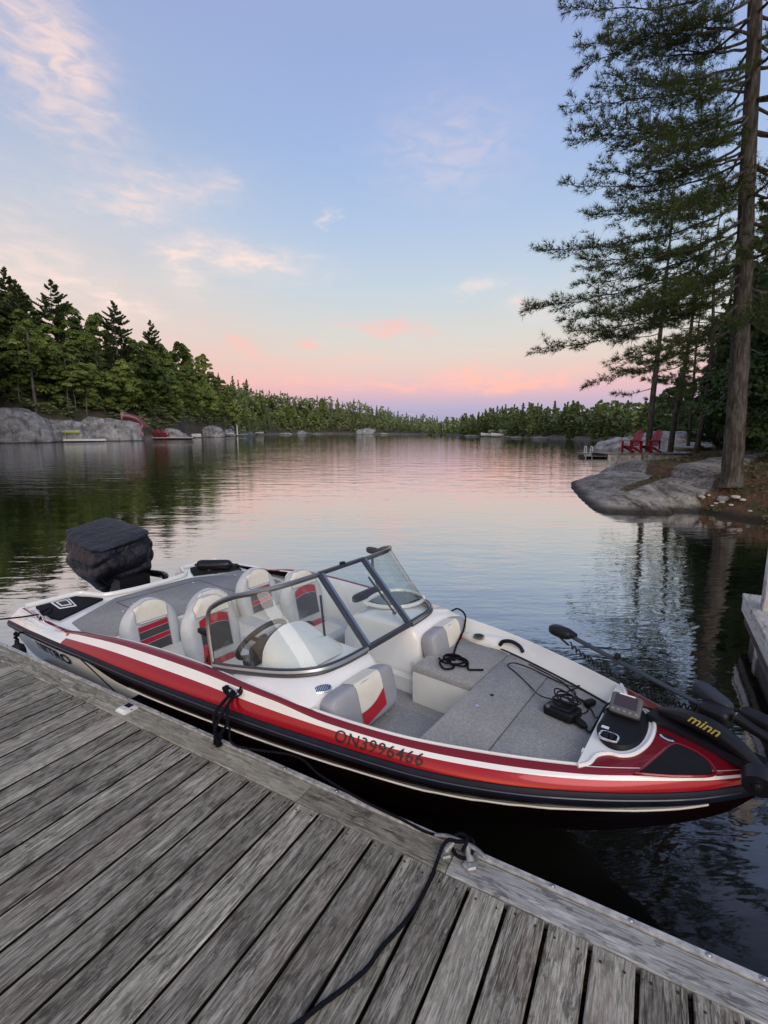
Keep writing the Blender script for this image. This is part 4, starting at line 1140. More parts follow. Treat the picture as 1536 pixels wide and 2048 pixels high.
def cover_mat():
    m_, t, b = shader_mat('navy_cover_cloth')
    co = t.coord('Object')
    n_ = t.noise(t.mapping(co, (1, 1, .6), (R(25), R(30), 0)), 6, 5, .6, 1.5); n2_ = t.noise(co, 300, 2, .5)
    t.l.new(t.ramp(n_, [(.3, (.003, .004, .008)), (.7, (.009, .010, .018))]), b.inputs['Base Color'])
    b.inputs['Roughness'].default_value = .42; b.inputs['Specular IOR Level'].default_value = .3
    t.l.new(t.bump(t.m('ADD', n_, t.m('MULTIPLY', n2_, .03)), .9, .05), b.inputs['Normal'])
    return m_
mb = MB(); mb.grid(coverf, 60, 110, close_v=True, flip=True); mb.build('cloth_cover', cover_mat(), om, angle=180)
mb = MB(); mb.tube(smooth_path([(-.42, .16, .52), (-.15, .24, .53), (.08, .28, .535), (.22, .22, .545)], 6), [.02, .022, .024, .026, .03, .032, .034, .036, .037, .038, .038, .038, .038, .038, .038, .037, .034, .028, .012], 10); mb.build('tilt_support_arm', BLKG, om)

# ---- bow mount trolling motor, stowed
tm = empty('trolling_motor', (0, 0, 0), 0, boat)
TMB = pm('trolling_motor_black', (.009, .010, .014), .4, 0, 0, (200, .15), None, .3)
TMG = pm('composite_shaft', (.035, .048, .068), .4, 0, 0, None, None, .35)
mb = MB(); mb.bar((4.84, .12, .745), (5.27, -.04, .745), .10, .035); mb.build('mount_plate', TMB, tm, smooth=False)
# curved housing arm with lettering
def arm(u, v):
    g = v * 2 * PI; c0 = smooth_path([(4.88, .13, .765), (4.98, .08, .800), (5.09, .02, .812), (5.19, -.04, .79), (5.27, -.10, .75)], 6)
    i = min(len(c0) - 1, int(u * (len(c0) - 1) + .5)); p = c0[i]; d = (c0[min(i + 1, len(c0) - 1)] - c0[max(0, i - 1)]).normalized(); sd2 = Vector((d.y, -d.x, 0)).normalized(); up = sd2.cross(d)
    s_ = .62 + .38 * math.sin(PI * min(1, u * 1.1 + .05)); e_ = .7
    sq = lambda q: math.copysign(abs(q) ** e_, q)
    return p + sd2 * (.040 * s_ * sq(math.cos(g))) + up * (.033 * s_ * sq(math.sin(g)))
mb = MB(); mb.grid(arm, 25, 20, close_v=True); mb.build('mount_arm', TMB, tm, angle=60)
mb = MB(); mb.tube([(5.245, -.13, .76), (5.245, -.19, .745)], [.055, .052], 22); mb.tube([(5.245, -.19, .745), (5.245, -.196, .744)], [.018, .018], 14); mb.build('pivot_cap', TMB, tm)
mb = MB(); mb.tube([(5.245, -.195, .746), (5.245, -.203, .745)], .010, 12); mb.build('pivot_bolt', CHROME, tm)
def minmap(u, v):
    a_ = Vector((4.990, .016, .812)); d_ = Vector((.115, -.061, -.002)); q = Vector((.014, .022, .026))
    return a_ + d_ * u + q * v + Vector((0, -.006, .010))
letters('lettering', 'minn', minmap, 1, pm('yellow_decal', (.38, .30, .03), .5), tm, .2, .012)
# coupling block, motor head casing and lower unit at the bow
mb = MB(); mb.sup((5.09, .19, .80), (.070, .052, .048), 4, Matrix.Rotation(R(-25), 3, 'Z')); mb.build('shaft_clamp', TMB, tm)
mb = MB(); mb.sup((5.07, .265, .845), (.095, .034, .034), 3.5, Matrix.Rotation(R(-32), 3, 'Z') @ Matrix.Rotation(R(14), 3, 'Y')); mb.build('steering_housing', pm('grey_blue_casing', (.028, .034, .048), .45, 0, 0, None, None, .3), tm)
mb = MB(); mb.tube([(5.17, .16, .83), (5.30, .10, .80), (5.44, .04, .77)], [.032, .026, .022], 14); mb.sup((5.24, .15, .86), (.07, .035, .018), 5, Matrix.Rotation(R(-28), 3, 'Z')); mb.build('depth_collar', TMB, tm)
mb = MB(); mb.tube([(5.24, -.07, .73), (5.30, -.08, .735), (5.42, -.11, .735), (5.54, -.14, .73), (5.60, -.155, .725)], [.035, .068, .075, .066, .03], 20); mb.build('lower_unit', TMB, tm)
mb = MB()
for g in (.6, .6 + 2 * PI / 3, .6 + 4 * PI / 3):
    d_ = Vector((0, math.cos(g), math.sin(g)))
    def bl(u, v, d_=d_, g=g): return Vector((5.60 + .03 * (v - .5) * 2, -.15, .725)) + d_ * (.02 + .11 * u) + Vector((.03 * (v - .5) * 1, math.sin(g) * .05 * (v - .5) * math.sin(PI * (u * .8 + .2)), -math.cos(g) * .05 * (v - .5) * math.sin(PI * (u * .8 + .2))))
    mb.grid(bl, 8, 5)
mb.build('propeller', TMB, tm)
SH0, SH1 = Vector((5.10, .20, .80)), Vector((4.33, .47, .895))
mb = MB(); mb.tube([SH0, SH1], .0125, 14); mb.build('shaft', TMG, tm)
mb = MB(); mb.sup((4.29, .485, .895), (.078, .040, .034), 2.8, Matrix.Rotation(R(-18), 3, 'Z'), 14, 22); mb.tube([(4.34, .47, .905), (4.385, .455, .90)], [.026, .018], 12); mb.tube([(4.30, .44, .875), (4.36, .41, .855)], .006, 6); mb.build('control_head', TMB, tm)
mb = MB(); mb.tube([(4.62, .367, .882), (4.64, .361, .88)], .019, 12); mb.build('shaft_rest', TMB, tm)
# coiled cord hanging along the shaft
pts = []; NC = 46
for i in range(NC * 10 + 1):
    u = i / (NC * 10); c_ = Vector((5.02, .215, .80)).lerp(Vector((4.36, .44, .86)), u); c_.z -= .055 * math.sin(PI * u) ** .7 + .01
    g = 2 * PI * NC * u * .55; pts.append(c_ + Vector((.0, math.cos(g) * .013, math.sin(g) * .013)) + Vector((.3, .9, 0)) * 0)
mb = MB(); mb.tube(pts, .0045, 5); mb.build('coiled_cord', BLKP, tm)

# ================================================================== things on and round the boat
def onboat(name, x, y, z, rz=0): return empty(name, bw(x, y, z), rz - BPH)
# black fender lying on the aft deck
fe = onboat('boat_fender', .38, .72, AFZ + .058, R(38)); tag(fe, 'black cylindrical fender lying on the far corner of the stern deck', 'fender', 'black boat fenders')
def fender_parts(root, L=.19, r=.056, m=None):
    m = m or pm('black_vinyl_fender', (.006, .007, .011), .3, 0, 0, None, None, .4)
    mb = MB(); mb.tube([(-L - .03, 0, 0), (-L - .012, 0, 0), (-L, 0, 0), (-L + .012, 0, 0), (-L + .04, 0, 0), (L - .04, 0, 0), (L - .012, 0, 0), (L, 0, 0), (L + .012, 0, 0), (L + .03, 0, 0)], [.012, .016, r * .55, r * .85, r, r, r * .85, r * .55, .018, .014], 20); mb.build('bladder', m, root)
    mb = MB()
    for k in range(12):
        g = 2 * PI * k / 12; mb.tube([(-L + .045, math.cos(g) * r, math.sin(g) * r), (L - .045, math.cos(g) * r, math.sin(g) * r)], .0028, 5)
    mb.build('rib', m, root)
fender_parts(fe)
rope('tether', [(.20, 0, 0), (.25, .02, .0), (.30, -.01, -.03), (.33, .03, -.045), (.28, .05, -.045), (.25, .0, -.04)], .006, fe)
# two dark fenders hanging between boat and dock
def hang_fender(x, label, zt, zc, up):
    w_ = bw(x, -(b_(x) + .06), zc); e_ = empty('hanging_fender', w_, 0); tag(e_, label, 'fender', 'dark fenders between boat and dock')
    mb = MB(); mb.tube([(0, 0, .15), (0, 0, .12), (0, 0, .10), (0, 0, .06), (0, 0, -.10), (0, 0, -.14), (0, 0, -.16)], [.015, .018, .045, .056, .056, .040, .015], 18); o = mb.build('bladder', pm('dark_navy_vinyl', (.010, .012, .022), .55, 0, 0, (60, .5), None, .3), e_)
    T_ = bw(*up) - w_
    rope('lanyard', [(0, 0, .13), (.004, .01, .2), T_ * .6 + Vector((.01, .02, .02)), T_ + Vector((0, 0, .01))], .0085, e_)
    rope('knot', [(0.012, 0, .15), (-.012, .01, .165), (0, -.015, .18), (.012, .01, .19), (-.012, 0, .2), (0, .012, .215)], .010, e_)
    return e_
hang_fender(2.93, 'dark fender tucked between the middle of the boat and the dock', 0, .26, (2.93, -cA.y, cA.z + .015))
hang_fender(.47, 'dark fender hanging between the stern of the boat and the dock', 0, .27, (.50, -cap(.5, .92).y, cap(.5, .92).z + .02))

# ---- mooring ropes
def PX(px, py, z):
    d = ray(px, py); t_ = (z - CAM_H) / d.z; return Vector((d.x * t_, d.y * t_, z))
c2 = bw(2.93, -cA.y, cA.z + .02)
mr_ = empty('mooring_rope', c2, 0); tag(mr_, 'black mooring rope from the boat side cleat down to the dock cleat', 'rope')
def rel(o, p): return Vector(p) - o.location
cleatp = cleat.location
rope_pts = [c2 + Vector((.0, .0, .0)), bw(2.99, -.985, .605), bw(3.04, -1.005, .55), bw(3.10, -1.01, .48), PX(590, 1512, .44), PX(640, 1550, .425), PX(720, 1598, .414), PX(800, 1637, .416), PX(850, 1663, .418), cl(-.055, .045, .018), cl(-.02, .045, .030)]
rope('standing_line', [rel(mr_, p) for p in rope_pts], .0062, mr_)
for k, (dx, dz) in enumerate(((-.02, 0), (.015, .006), (.0, .014))):
    P_ = [bw(2.93 + .05 * math.cos(g) + dx, -cA.y + .035 * math.sin(g), cA.z + .018 + dz + .012 * math.sin(g * 2)) for g in [2 * PI * i / 8 for i in range(9)]]
    rope('cleat_turn', [rel(mr_, p) for p in P_], .0065, mr_)
rope('cleat_tail', [rel(mr_, p) for p in [bw(2.93, -cA.y, cA.z + .02), bw(2.91, -1.0, .59), bw(2.93, -1.02, .50), bw(2.92, -1.02, .42)]], .0095, mr_)
rope('cleat_tail', [rel(mr_, p) for p in [bw(2.95, -cA.y, cA.z + .02), bw(2.96, -1.01, .58), bw(2.94, -1.03, .50), bw(2.95, -1.02, .44), bw(2.92, -1.01, .40)]], .0085, mr_)
dr = empty('dock_rope', cleatp, 0); tag(dr, 'loose black rope hitched on the dock cleat, its tail trailing over the planks', 'rope')
hitch = [cl(-.02, .045, .030), cl(.01, .052, .045), cl(.035, .045, .052), cl(.042, .022, .035), cl(.030, .005, .016), cl(.0, .0, .014), cl(-.022, .012, .020), cl(-.030, .030, .036), cl(-.012, .046, .056), cl(.012, .044, .060), cl(.020, .024, .058), cl(.012, .010, .030)]
rope('hitch', [p - cleatp for p in hitch], .0072, dr)
def dkpx(px, py, z):
    d = ray(px, py); t_ = (z - CAM_H) / d.z; return Vector((d.x * t_, d.y * t_, z))
tail = [cl(.018, .030, .055), dkpx(915, 1683, .475), dkpx(898, 1680, .475), dkpx(886, 1692, .455), dkpx(876, 1718, .425)] + [dkpx(x, y, DZ_ + .0105) for x, y in [(862, 1755), (840, 1800), (808, 1846), (765, 1893), (735, 1935), (690, 1975), (640, 2012), (600, 2043), (540, 2080), (450, 2110)]]
rope('tail', [p - cleatp for p in tail], .0075, dr)
# stern line
s0 = bw(.50, -cap(.5, .92).y, cap(.5, .92).z + .03)
sl = empty('stern_line', s0, 0); tag(sl, 'thin black line from the stern cleat running off to the left', 'rope')
rope('line', [rel(sl, p) for p in [s0, bw(.42, -1.02, .57), bw(.2, -1.16, .53), s0 + Vector((-1.2, .05, -.12))  , s0 + Vector((-2.6, .1, -.16))]], .007, sl)
rope('loop', [rel(sl, p) for p in [bw(.45, -.985, .595), bw(.50, -.95, .625), bw(.56, -.955, .62), bw(.57, -.99, .60), bw(.50, -1.0, .585), bw(.44, -1.0, .60)]], .009, sl)

# coiled rope on the port step, with its end up over the gunwale
rc = onboat('coiled_rope', 3.70, .22, ZB); tag(rc, 'tangled black rope lying on the carpet step beside the far backrest', 'rope')
P_ = [(-.33, .55, .10), (-.26, .55, .145), (-.18, .52, .12), (-.13, .40, .06), (-.10, .24, .01), (-.05, .10, .008), (-.02, .0, .012), (.04, -.06, .012), (.0, -.11, .012), (-.06, -.06, .02), (-.03, .03, .02), (.05, .06, .012), (.09, .0, .012), (.03, -.05, .026), (-.05, -.02, .03), (-.08, .05, .012), (.0, .09, .012), (.08, .05, .02), (.12, -.02, .010), (.16, .0, .008), (.20, .03, .008)]
rope('line', P_, .0065, rc)
P_ = [(-.09, -.02, .02), (-.03, -.07, .03), (.05, -.04, .03), (.07, .03, .025), (.0, .07, .03), (-.06, .03, .035), (-.04, -.04, .04), (.03, -.02, .042)]
rope('line', P_, .0065, rc)

# trolling pedal with its cables
pd_ = onboat('foot_pedal', 4.44, .06, ZB, R(-12)); tag(pd_, 'small black foot control pedal with coiled cable on the grey bow carpet', 'foot pedal')
mb = MB(); mb.sup((0, 0, .026), (.085, .062, .026), 7, Matrix.Rotation(R(-4), 3, 'Y')); mb.build('case', BLKP, pd_)
mb = MB(); mb.sup((.0, .0, .055), (.060, .048, .007), 6, Matrix.Rotation(R(-6), 3, 'Y')); mb.build('treadle', TMB, pd_)
for y_ in (-.03, .03):
    mb = MB(); mb.sup((-.055, y_ - .02, .048), (.010, .014, .006), 5); mb.build('button', pm('button_grey', (.10, .10, .11), .5), pd_)
cab = []
for i in range(140):
    g = i / 140 * 2 * PI * 6.3; k = i / 140
    cab.append((.0 + (.052 + .022 * math.sin(k * 17)) * math.cos(g), .035 + (.042 + .018 * math.cos(k * 13)) * math.sin(g), .066 + .035 * k + .01 * math.sin(g * 1.5)))
mb = MB(); mb.tube(cab, .0042, 6); mb.build('cable_coil', BLKP, pd_)
def cable(pts, r=.0036):
    inv = Matrix.Rotation(-(R(-12) - BPH), 3, 'Z')
    P = [inv @ (bw(x, y, z) - pd_.location) for x, y, z in pts]
    mb = MB(); mb.tube(smooth_path(P, 8), r, 6); mb.build('cable', BLKP, pd_)
zc_ = ZB + .005
cable([(4.42, .06, zc_ + .07), (4.30, .12, zc_ + .03), (4.20, .24, zc_), (4.08, .34, zc_), (4.00, .40, zc_), (4.02, .46, zc_), (4.14, .45, zc_), (4.28, .40, zc_), (4.40, .36, zc_ + .01), (4.44, .40, zc_ + .01)])
cable([(4.10, .50, zc_), (4.20, .46, zc_), (4.34, .40, zc_), (4.46, .28, zc_), (4.55, .20, zc_), (4.60, .10, zc_ + .02), (4.66, .04, .745), (4.70, .06, .765)])
cable([(4.44, .40, zc_), (4.40, .30, zc_), (4.46, .18, zc_), (4.52, .09, zc_), (4.54, .04, zc_)])
cable([(4.46, .02, zc_ + .03), (4.52, .10, zc_ + .01), (4.54, .18, zc_), (4.50, .26, zc_), (4.43, .22, zc_ + .03), (4.44, .14, zc_ + .05)])
cable([(4.55, .015, zc_ + .015), (4.60, -.03, zc_ + .01), (4.62, .03, zc_ + .05), (4.65, .09, .74), (4.72, .12, .76), (4.82, .16, .745), (4.92, .14, .75)], .006)
pg = onboat('cable_plug', 4.545, .01, ZB + .022, R(-30)); tag(pg, 'black cable plug lying by the bow console edge', 'plug', 'black plugs on the bow carpet')
mb = MB(); mb.tube([(-.03, 0, 0), (-.01, 0, 0), (.02, 0, 0), (.04, 0, 0)], [.018, .021, .019, .008], 12); mb.build('body', BLKP, pg)
pg2 = onboat('cable_plug', 4.535, .235, ZB + .02, R(60)); tag(pg2, 'black cable plug lying furthest from the dock, beyond the pedal', 'plug', 'black plugs on the bow carpet')
mb = MB(); mb.sup((0, 0, 0), (.036, .019, .017), 4); mb.build('body', BLKP, pg2)
# stern deck rope end near far fender and drain strap omitted: not visible

# ================================================================== second dock finger at the right
FD = Vector((-.4903, -.8716, 0)); FE = Vector((.8716, -.4903, 0))
fdk = empty('side_dock', (3.66, 4.69, 0), math.atan2(FD.y, FD.x)); tag(fdk, 'pale timber dock finger at the right edge of the picture', 'dock')
# local: x runs toward the camera along the edge, y to the left of travel = FE direction
ZT = .47
M_PALE = wood('pale_timber', (.20, .195, .185), (.33, .325, .31), (.48, .475, .455), .1, .7, .05)
o = bev_board(2.9, .17, .045, .006, 31, 6).build('top_board', M_PALE, fdk, smooth=False); o.location = (0, .085, ZT)
o = bev_board(2.9, .13, .04, .006, 32, 6).build('face_board', M_PALE, fdk, smooth=False); o.location = (0.01, .004, ZT - .115); o.rotation_euler = (PI / 2, 0, 0)
o = bev_board(2.9, .12, .09, .008, 33, 6).build('waler', M_SIDE, fdk, smooth=False); o.location = (.05, .03, ZT - .24); o.rotation_euler = (PI / 2, 0, 0)
mb = MB(); mb.box((1.5, .22, .0), (1.46, .12, .26)); mb.build('crib_wall', pm('concrete_crib', (.10, .095, .085), .9, 0, 0, (30, .6), (9, .4)), fdk, smooth=False)
for k in range(18):
    o = link_copy(srcs[k % 3], fdk); o.location = (.0 + .08 + k * .1417, .18, ZT - .004); o.rotation_euler = (0, 0, PI / 2); o.scale = (.45, 1, 1); o.name = 'plank'
post = empty('dock_post', fdk.matrix_basis @ Vector((.52, .27, ZT)), fdk.rotation_euler.z); post.location = (Vector((3.66, 4.69, 0)) + FD * .454 + FE * .155) + Vector((0, 0, ZT - .6))
tag(post, 'grey square wooden post standing on the right-hand dock', 'post')
mb = MB(); mb.box((0, 0, .95), (.07, .07, .95)); mb.build('shaft', M_PALE, post, smooth=False)
mb = MB(); mb.box((0, 0, 1.92), (.085, .085, .02)); mb.build('cap', M_SIDE, post, smooth=False)

# ================================================================== LAND
def px_dir(px, py):
    d = ray(px, py); return math.atan2(d.x, d.y), d.z / math.hypot(d.x, d.y)
def pol(a, r, z=0.0): return Vector((r * math.sin(a), r * math.cos(a), z))
def nz(x, y, z=0.0): return noise.noise(Vector((x, y, z)))
def fbm(x, y, z=0.0, o=4):
    s = 0; a = 1; f = 1
    for _ in range(o): s += a * noise.noise(Vector((x * f, y * f, z * f + 3.1))); a *= .5; f *= 2.03
    return s
# shore distance by bearing (from the photograph's waterline) and skyline height
SH = [(-260, 62), (-120, 84), (0, 112), (130, 112), (262, 122), (345, 140), (430, 185), (500, 235), (560, 300), (660, 330), (780, 290), (892, 235), (960, 190), (1030, 160), (1110, 138), (1200, 118), (1300, 104), (1420, 95), (1600, 90)]
SKY = [(-260, 470), (-120, 500), (0, 560), (100, 605), (200, 655), (300, 680), (380, 700), (440, 740), (480, 772), (540, 788), (600, 796), (700, 803), (760, 816), (800, 830), (860, 839), (905, 848), (945, 846), (975, 830), (1030, 821), (1130, 822), (1200, 824), (1320, 826), (1600, 800)]
SHA = [(px_dir(p, 862)[0], d) for p, d in SH]; SKA = [(px_dir(p, 862)[0], px_dir(p, y)[1]) for p, y in SKY]
A0, A1 = SHA[0][0], SHA[-1][0]
def treeh(a):      # mean height of the trees on this bearing
    return interp(a, [(px_dir(0, 862)[0], 15), (px_dir(380, 862)[0], 12.5), (px_dir(480, 862)[0], 9.5), (px_dir(560, 862)[0], 8.5), (px_dir(900, 862)[0], 7.5), (px_dir(1000, 862)[0], 7.2), (px_dir(1300, 862)[0], 6.5)])
def shore(a): return interp(a, SHA) * (1 + .018 * fbm(a * 22, 1.3))
def terr(a, s):
    D = interp(a, SHA); ridge = interp(a, SKA) * (D + 34) + CAM_H - treeh(a) * .74
    ridge = max(1.6, ridge)
    up = min(1.0, max(0.0, s) / 34.0)
    z = -.7 + 1.25 * min(1, (s + 2) / 4.0) + (ridge - .55) * (up ** .8) + .35 * fbm(a * 60, s * .12) * min(1, max(0, s) / 3)
    if s > 34: z += (s - 34) * .02
    return z
mb = MB(); na, ns = 260, 18
ss = [-2, -.5, .6, 1.8, 3, 5, 8, 12, 16, 20, 25, 30, 36, 45, 60, 90, 140, 220]
vs = []
for i in range(na):
    a = A0 + (A1 - A0) * i / (na - 1); D = shore(a)
    for s_ in ss: p = pol(a, D + s_); vs.append((p.x, p.y, terr(a, s_)))
mb.add(vs, [(i * ns + j, i * ns + j + 1, (i + 1) * ns + j + 1, (i + 1) * ns + j) for i in range(na - 1) for j in range(ns - 1)])
def forest_floor():
    m_, t, b = shader_mat('forest_floor')
    P = t.pos(); n_ = t.noise(P, .35, 7, .65); n2_ = t.noise(P, 2.5, 4, .6)
    col = t.ramp(t.m('ADD', t.m('MULTIPLY', n_, .6), t.m('MULTIPLY', n2_, .4)), [(.35, (.022, .024, .012)), (.5, (.05, .045, .024)), (.62, (.08, .058, .035))])
    sp = t.node('ShaderNodeSeparateXYZ'); t.l.new(P, sp.inputs[0])
    rockf = t.mr(t.m('ADD', sp.outputs[2], t.m('MULTIPLY', n2_, -1.6)), .6, -.2)
    rc_ = t.ramp(n2_, [(.35, (.04, .038, .034)), (.6, (.15, .145, .135))])
    col = t.mix(rockf, col, rc_)
    t.l.new(col, b.inputs['Base Color']); b.inputs['Roughness'].default_value = .95
    t.l.new(t.bump(n2_, 1, .2), b.inputs['Normal'])
    return m_
M_FLOOR = forest_floor()
o = mb.build('wooded_hillside', M_FLOOR, angle=180); tag(o, kind='structure')

# ---- fast foliage meshes
def quads_mesh(name, cen, nrm_, size, mat, rs, aspect=1.0, tri=False):
    """cen (n,3), nrm_ (n,3) leaf-clump normals, size (n,)"""
    n = len(cen); g = rs.normal(size=(n, 3)); nr = nrm_ / np.maximum(1e-6, np.linalg.norm(nrm_, axis=1, keepdims=True))
    t_ = np.cross(nr, g); t_ /= np.maximum(1e-6, np.linalg.norm(t_, axis=1, keepdims=True)); b2 = np.cross(nr, t_)
    s_ = size[:, None] * .5
    bend = nr * s_ * rs.uniform(-.5, .5, (n, 1))
    if tri: P = np.stack([cen - t_ * s_ * aspect, cen + b2 * s_ * 1.2 + bend, cen + t_ * s_ * aspect - b2 * s_ * .3], 1); k = 3
    else: P = np.stack([cen - t_ * s_ - b2 * s_ * .5 * aspect, cen + t_ * s_ * .6 - b2 * s_ * aspect + bend, cen + t_ * s_ * 1.05 + b2 * s_ * .4 * aspect, cen - t_ * s_ * .3 + b2 * s_ * aspect + bend], 1); k = 4
    me = bpy.data.meshes.new(name); me.vertices.add(n * k); me.vertices.foreach_set('co', P.reshape(-1))
    me.loops.add(n * k); me.loops.foreach_set('vertex_index', np.arange(n * k, dtype=np.int32))
    me.polygons.add(n); me.polygons.foreach_set('loop_start', np.arange(0, n * k, k, dtype=np.int32)); me.polygons.foreach_set('loop_total', np.full(n, k, dtype=np.int32))
    me.materials.append(mat); me.update(calc_edges=True); return me
def mesh_obj(name, me, parent=None):
    o = bpy.data.objects.new(name, me); COL.objects.link(o)
    if parent: o.parent = parent
    return o
def crown_deciduous(seed, H_, Rd, nclump, nq, q, mat, base=.28, name='crown'):
    rs = np.random.RandomState(seed)
    # clumps laid in loose tiers through an egg-shaped volume
    cs_ = []; 
    while len(cs_) < nclump:
        p = rs.uniform(-1, 1, 3)
        if np.linalg.norm(p) > 1 or np.linalg.norm(p) < .42: continue
        cs_.append(p)
    cs_ = np.array(cs_); rad = rs.uniform(.16, .34, nclump)
    zc = H_ * (base + (1 - base) * .5); zr_ = H_ * (1 - base) * .5
    idx = rs.randint(0, nclump, nq); d = rs.normal(size=(nq, 3)); d /= np.linalg.norm(d, axis=1, keepdims=True); d[:, 2] = np.abs(d[:, 2]) * .9 - .35
    pp = cs_[idx] + d * rad[idx][:, None] * rs.uniform(.55, 1.08, (nq, 1)) * np.array([1, 1, .8])
    taper = 1 - .35 * np.clip(pp[:, 2:3], 0, 1)
    cen = np.concatenate([pp[:, :2] * Rd * taper, pp[:, 2:3] * zr_ + zc], 1)
    nr = d + np.array([0, 0, .7]) + rs.normal(size=(nq, 3)) * .35
    return quads_mesh(name, cen, nr, q * rs.uniform(.6, 1.35, nq), mat, rs)
def crown_pine(seed, H_, Rd, nwh, dens, q, mat, base=.3, up=.25, name='crown', gaps=.25, narrow=1.0):
    """whorled conifer: foliage plates on branches, open gaps between"""
    rs = np.random.RandomState(seed); C_ = []; N_ = []; S_ = []
    for w_ in range(nwh):
        u = w_ / (nwh - 1); z = H_ * (base + (1 - base) * u * .97)
        R_ = Rd * (1 - u ** 1.25 * .93) * (.55 + .45 * min(1, u * 4 + .3))
        for k in range(rs.randint(4, 7)):
            if rs.rand() < gaps: continue
            g = rs.uniform(0, 2 * PI); L = R_ * rs.uniform(.55, 1.15); up_ = up * rs.uniform(.3, 1.6) * (.3 + u)
            n = max(4, int(dens * L))
            t_ = rs.uniform(.18, 1, n) ** .8; wd_ = .34 * L * (1 - t_ * .75) * rs.uniform(-1, 1, n)
            z0 = z + rs.uniform(-.2, .2)
            x = t_ * L; zz = z0 + t_ * L * up_ - .10 * L * np.sin(t_ * PI) + .12 * L * t_ ** 3 + rs.normal(size=n) * .09 * narrow
            C_.append(np.stack([np.cos(g) * x - np.sin(g) * wd_, np.sin(g) * x + np.cos(g) * wd_, zz], 1))
            nn = rs.normal(size=(n, 3)) * .55 + np.array([0, 0, 1.0]); N_.append(nn); S_.append(q * rs.uniform(.6, 1.3, n))
    # leader
    n = int(dens * 1.0); C_.append(np.stack([rs.normal(size=n) * .12, rs.normal(size=n) * .12, H_ * (.93 + .08 * rs.rand(n))], 1)); N_.append(rs.normal(size=(n, 3))); S_.append(q * .7 * np.ones(n))
    return quads_mesh(name, np.concatenate(C_), np.concatenate(N_), np.concatenate(S_), mat, rs, .55)
def trunk_mesh(H_, r0, r1, bend=.3, seed=0, branches=0, bl=2.0, name='trunk', b0=.35, mat=None):
    rr = random.Random(seed); P = [Vector((bend * math.sin(i * .8 + seed) * (i / 8) ** 1.2, bend * math.cos(i * .7 + seed * 2) * (i / 8) ** 1.2, -.6 + (H_ + .6) * i / 8)) for i in range(9)]
    mb = MB(); mb.tube(P, [r0 * 1.25 if i == 0 else r0 + (r1 - r0) * i / 8 for i in range(9)], 8)
    for k in range(branches):
        u = b0 + (1 - b0) * k / max(1, branches); i = u * 8; p = P[int(i)].lerp(P[min(8, int(i) + 1)], i - int(i)); g = rr.uniform(0, 2 * PI); L = bl * (1.1 - u * .7)
        mb.tube([p, p + Vector((math.cos(g) * L * .5, math.sin(g) * L * .5, L * .12)), p + Vector((math.cos(g) * L, math.sin(g) * L, L * .35))], [r0 * .28 * (1.1 - u), r0 * .16 * (1.1 - u), .01], 5)
    me = bpy.data.meshes.new(name); me.from_pydata(mb.v, [], mb.f); me.materials.append(mat or M_BARKF)
    me.polygons.foreach_set('use_smooth', [True] * len(me.polygons)); me.update(); return me

# variants for the left-hand hillside
DEC = [(crown_deciduous(10 + i, 1.0 * h, r, 62, 11000, .38, M_LEAF, .06), trunk_mesh(h * .8, .20, .06, .4, i, 6, 2.4, b0=.25)) for i, (h, r) in enumerate([(13, 4.6), (15, 5.0), (11, 4.2), (14, 4.2), (12, 5.2)])]
PIN = [(crown_pine(30 + i, h, r, 24, 60, .40, M_FARPINE, .15, .25), trunk_mesh(h * .97, .24, .04, .25, i + 5, 16, 2.2, b0=.2)) for i, (h, r) in enumerate([(15, 3.6), (18, 4.2), (13, 3.2)])]
SPR = [(crown_pine(40 + i, h, r, 26, 50, .36, M_LEAFD, .05, -.05, gaps=.08), trunk_mesh(h * .95, .16, .03, .1, i + 9)) for i, (h, r) in enumerate([(11, 2.7), (9, 2.3)])]
def plant(var, loc, sc, rz, name, label, cat, group=None):
    cr, tk = var
    r_ = empty(name, loc, rz); r_.scale = (sc[0], sc[0], sc[1])
    tag(r_, label, cat, group)
    mesh_obj('trunk', tk, r_); mesh_obj('crown', cr, r_); return r_
rr = random.Random(11)
G_D = 'leafy trees on the left hillside'; G_P = 'dark pines on the left hillside'; G_S = 'dark spruces on the left hillside'
L_D = 'green leafy tree in the dense wood on the left hillside'; L_P = 'dark pine among the leafy trees of the left hillside'; L_S = 'dark spruce low in the wood of the left hillside'
# rows from the water up the hill
for row, (s_, step, jit) in enumerate([(5.5, 4.6, 1.5), (10, 5.0, 2), (15.5, 5.4, 2.2), (22, 5.8, 2.5), (29, 5.6, 3), (36, 6.0, 2.5)]):
    a = px_dir(-190, 862)[0]
    aend = px_dir(650, 862)[0]
    while a < aend:
        D = shore(a); s2 = s_ + rr.uniform(-jit, jit)
        rockzone = px_dir(330, 862)[0] > a
        if row == 0 and rockzone: s2 += 3.5
        th = treeh(a); q = rr.random()
        p = pol(a, D + s2); z = terr(a, s2) - .3
        far_ = a > px_dir(470, 862)[0]
        k_ = th / 14.0 * rr.uniform(.74, 1.08)
        if q < (.84 if not far_ else .65): v, nm, lb, ct, gr = rr.choice(DEC), 'leafy_tree', L_D, 'tree', G_D
        elif q < .93: v, nm, lb, ct, gr = rr.choice(PIN), 'pine_tree', L_P, 'pine tree', G_P
        else: v, nm, lb, ct, gr = rr.choice(SPR), 'spruce_tree', L_S, 'spruce tree', G_S
        plant(v, (p.x, p.y, z), (k_ * rr.uniform(.9, 1.15), k_), rr.uniform(0, 6.28), nm, lb, ct, gr)
        a += step / D * rr.uniform(.75, 1.25) * (.85 if not far_ else 1.3)
